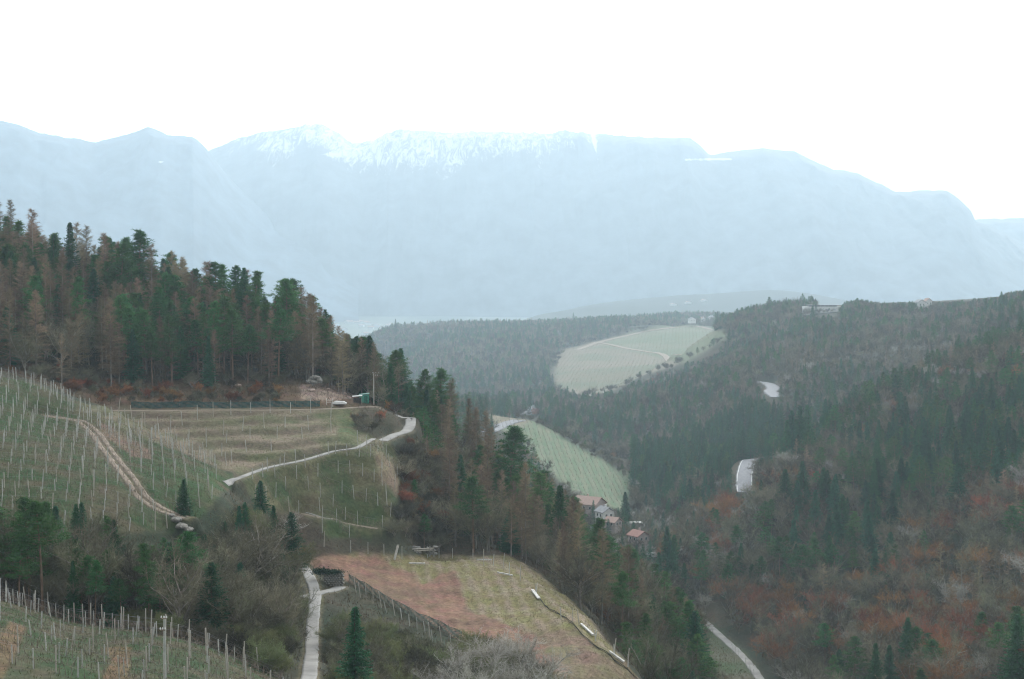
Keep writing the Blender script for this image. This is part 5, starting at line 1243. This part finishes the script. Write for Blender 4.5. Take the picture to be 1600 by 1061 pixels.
# stone hut wall with ivy beside the lane
x, y, z = at(521, 916, 205, 245)
r = empty("stone_wall", (x, y, z), .1, category="wall", label="square stretch of old stone wall under dark ivy beside the gravel lane")
for row in range(7):
    for k in range(7): link("stone", rock_mesh(90 + (row * 7 + k) % 7, .26, .3, .17, m_stone, 2, .25), r, (-1.35 + k * .44 + (row % 2) * .2, RNG.uniform(-.06, .06), .12 + row * .29))
MB().box(0, .35, -.3, 2.9, .4, 2.3).build("core", m_stone, r)
s = Soup(12); n = 1500; p = RNG.normal(0, 1, (n, 3)) * [.75, .3, .16] + [-.2, .1, 2.15]; s.leaves(p, .2); V, F = s.get(); link("ivy", new_mesh("ivy", V, None, m_ivy, False, F), r)
s = Soup(13); p = RNG.normal(0, 1, (n, 3)) * [.6, .4, .22] + [-1.9, .3, 2.3]; s.leaves(p, .2); V, F = s.get(); link("ivy", new_mesh("ivy", V, None, m_ivy, False, F), r)

# ------------------------------------------------------------------ houses
def house(x, y, z, w, d_, hw, hr, rz, mw, mr_, lab, wins=2, name="house", chimney=True, group=None):
    r = empty(name, (x, y, z), rz, category="house" if name == "house" else name.replace("_", " "), label=lab)
    if group: r["group"] = group
    MB().prism([(-w / 2, -2.5), (w / 2, -2.5), (w / 2, hw), (0, hw + hr - .25), (-w / 2, hw)], -d_ / 2, d_ / 2).build("wall", mw, r)
    o = .5; k = hr / (w / 2); mb_ = MB().prism([(-w / 2 - o, hw - k * o), (0, hw + hr), (w / 2 + o, hw - k * o), (w / 2 + o, hw - k * o + .28), (0, hw + hr + .28), (-w / 2 - o, hw - k * o + .28)], -d_ / 2 - o, d_ / 2 + o)
    ro = mb_.build("roof", mr_, r)
    if chimney: MB().box(w * .18, d_ * .15, hw + hr * .5, .6, .6, hr * .5 + .9).build("chimney", mw, ro)
    for k_ in range(wins):
        xx = (k_ + .5) / wins * w * .8 - w * .4
        f = MB().box(xx, -d_ / 2 - .03, hw * .35, .95, .1, 1.2).build("window", m_white, r); MB().box(xx, -d_ / 2 - .09, hw * .35 + .08, .78, .05, 1.02).build("pane", m_glass, f)
    for k_ in range(wins):
        yy = (k_ + .5) / wins * d_ * .8 - d_ * .4
        f = MB().box(-w / 2 - .03, yy, hw * .35, .1, .95, 1.2).build("window", m_white, r); MB().box(-w / 2 - .09, yy, hw * .35 + .08, .05, .78, 1.02).build("pane", m_glass, f)
    return r
def house_at(u, vb, D, *a, **k):
    x, y, z = P(u, vb, D); g = gz(x, y); a = (a[0] * .85, a[1] * .85, a[2] * .85, a[3] * .85) + a[4:]; return house(x, y, max(min(z, g + 6), g) + H, *a, **k)
house_at(921, 781, 600, 11, 13, 3.6, 3.0, 1.0, m_wallp, m_roofp, "long house with a faded pink tiled roof at the foot of the far vineyard", 3)
house_at(945, 797, 585, 6.5, 7, 3.6, 2.0, .5, m_wall, m_roofg, "small white walled house with a greyish roof below the long pink roofed one")
house_at(958, 808, 570, 6, 6, 2.4, 1.8, .9, m_wallp, m_roofp, "low house with a dull brown roof just below the white walled one", chimney=False)
house_at(998, 846, 545, 7.0, 7, 3.0, 1.9, .6, m_wallp, m_roof, "house with a bright red tiled roof, lowest in the gorge")
x, y, _ = P(990, 826, 590); z = gz(x, y) + H
r = empty("white_canopy", (x, y, z), .1, category="canopy", label="pale framed canopy behind the bright red roof")
MB().box(0, 0, 5.0, 7.0, 4.5, .18).build("roof", m_slab, r)
for sx in (-4, -1.4, 1.4, 4): MB().box(sx, -2.3, -1, .25, .25, 6).build("post", m_white, r)
x, y, _ = P(1020, 866, 520); z = gz(x, y) + H
r = empty("parked_van", (x, y, z), .6, category="van", label="small white van at the bottom of the gorge right of the red roof")
MB().prism([(-2.2, .35), (2.2, .35), (2.2, 1.0), (1.5, 1.15), (1.0, 1.95), (-2.2, 2.0)], -.9, .9).build("body", m_white, r)
MB().prism([(1.05, 1.2), (1.52, 1.2), (1.08, 1.85), (1.0, 1.85)], -.8, .8).build("windscreen", m_glass, r)
for sx in (-1.4, 1.4):
    for sy in (-.85, .85): q = Soup(4); q.tube([(sx, sy - .12, .35), (sx, sy + .12, .35)], [.36, .36], 14); link("wheel", wood_mesh("wheel", q, m_glass), r)
# long white building on the crest, farm buildings above the clearing, more on the right crest
x, y, _ = P(1283, 486, 1245); z = P(1283, 486, 1245)[2] + H
r = empty("white_hall", (x, y, z), 0, category="hall", label="long low white building on the crest with a flat grey roof")
MB().box(0, 0, -4, 36, 12, 8.6).build("wall", m_wall, r); MB().box(1.5, 0, 5.7, 31, 12.5, .45).build("roof", m_roofg, r)
for k in range(8): MB().box(-13 + k * 4, -3, 4.6, .35, .35, 1.1).build("column", m_wire, r)
MB().box(1.5, 1.5, 4.6, 28, 8, 1.05).build("clerestory", m_glass, r)
for k in range(5): MB().box(-12 + k * 6, -6.04, .8, 2.6, .08, 1.0).build("window", mat("pale_blind", (.45, .47, .5)), r)
for u, vb, D, w, mr_, lab in ((1437, 479, 1165, 7.5, m_roofg, "white house half hidden by bare trees on the right crest"), (1449, 477, 1168, 6, m_roofp, "small pale house beside the white one on the right crest"),
                       (1081, 503, 1760, 8, m_roofg, "dark roofed farmhouse at the top of the pale clearing"), (1098, 502, 1790, 6, m_roofp, "white farmhouse behind the top of the clearing"), (1112, 500, 1830, 8, m_roofg, "long white farm building furthest right above the clearing")):
    x, y, zz = P(u, vb, D); k_ = y / D; house(x, y, max(zz, gz(x, y)) + H, w * k_, w * .8 * k_, 3.4 * k_, 2.2 * k_, .3, m_wall, mr_, lab)
far_mat = mat("far_render", (.72, .71, .70), var=.05)
hw_me = MB().prism([(-5, -3), (5, -3), (5, 5), (0, 7.4), (-5, 5)], -6, 6).mesh("wall", far_mat); hr_me = MB().prism([(-5.6, 4.6), (0, 7.5), (5.6, 4.6), (5.6, 5), (0, 7.9), (-5.6, 5)], -6.5, 6.5).mesh("roof", m_roofp)
TOWN = [(u + RNG.uniform(-9, 9), RNG.uniform(5300, 6300)) for u in (525, 532, 540, 548, 556, 562, 566, 571, 580, 590, 603, 615, 622, 640, 660, 700, 742, 760, 575, 585, 608, 545)]
for i, (u, D) in enumerate(TOWN):
    x = (u - 800) / FPX * D; r = empty("village_house", (x, D, gz(x, D) + H), RNG.rand() * 3, category="house", group="village houses on the hazy plain", label="tiny white house on the hazy plain behind the near ridge"); k = RNG.uniform(1.2, 2.8); r.scale = (k * 1.3, k, k * .8)
    link("wall", hw_me, r); link("roof", hr_me, r)
for u, v, D, lab in ((1052, 484, 3050, "pale farmhouse on the low hazy hill, left one of three"), (1075, 483, 3080, "pale farmhouse on the low hazy hill, middle one of three"), (1100, 482, 3120, "pale farmhouse on the low hazy hill, right one of three")):
    D = DM(D); x = (u - 800) / FPX * D; r = empty("farmhouse", (x, D, gz(x, D) + H), .4, category="farmhouse", label=lab); r.scale = (1.8, 1.2, 1.0); link("wall", hw_me, r); link("roof", hr_me, r)
# painted edges of the valley road
for r_ in [q for q in ROADS if q[0] == "valley_road"]:
    ln = r_[1]; tan = np.gradient(ln, axis=0); tan /= np.linalg.norm(tan, axis=1)[:, None]; nor = np.stack([-tan[:, 1], tan[:, 0]], 1)
    for sgn in (-1, 1):
        l2 = ln + nor * sgn * 3.25; rows = []
        for k in (-.16, .16): p = l2 + nor * k; rows.append(np.stack([p[:, 0], p[:, 1], ground(p[:, 0], p[:, 1]) + r_[4] + .03 + H], -1))
        V = np.stack(rows); link("road_edge_line", new_mesh("road_edge_line", V.reshape(-1, 3), None, mat("road_paint", (.7, .7, .68), var=.06), False, grid_quads(*V.shape[:2])), kind="structure")
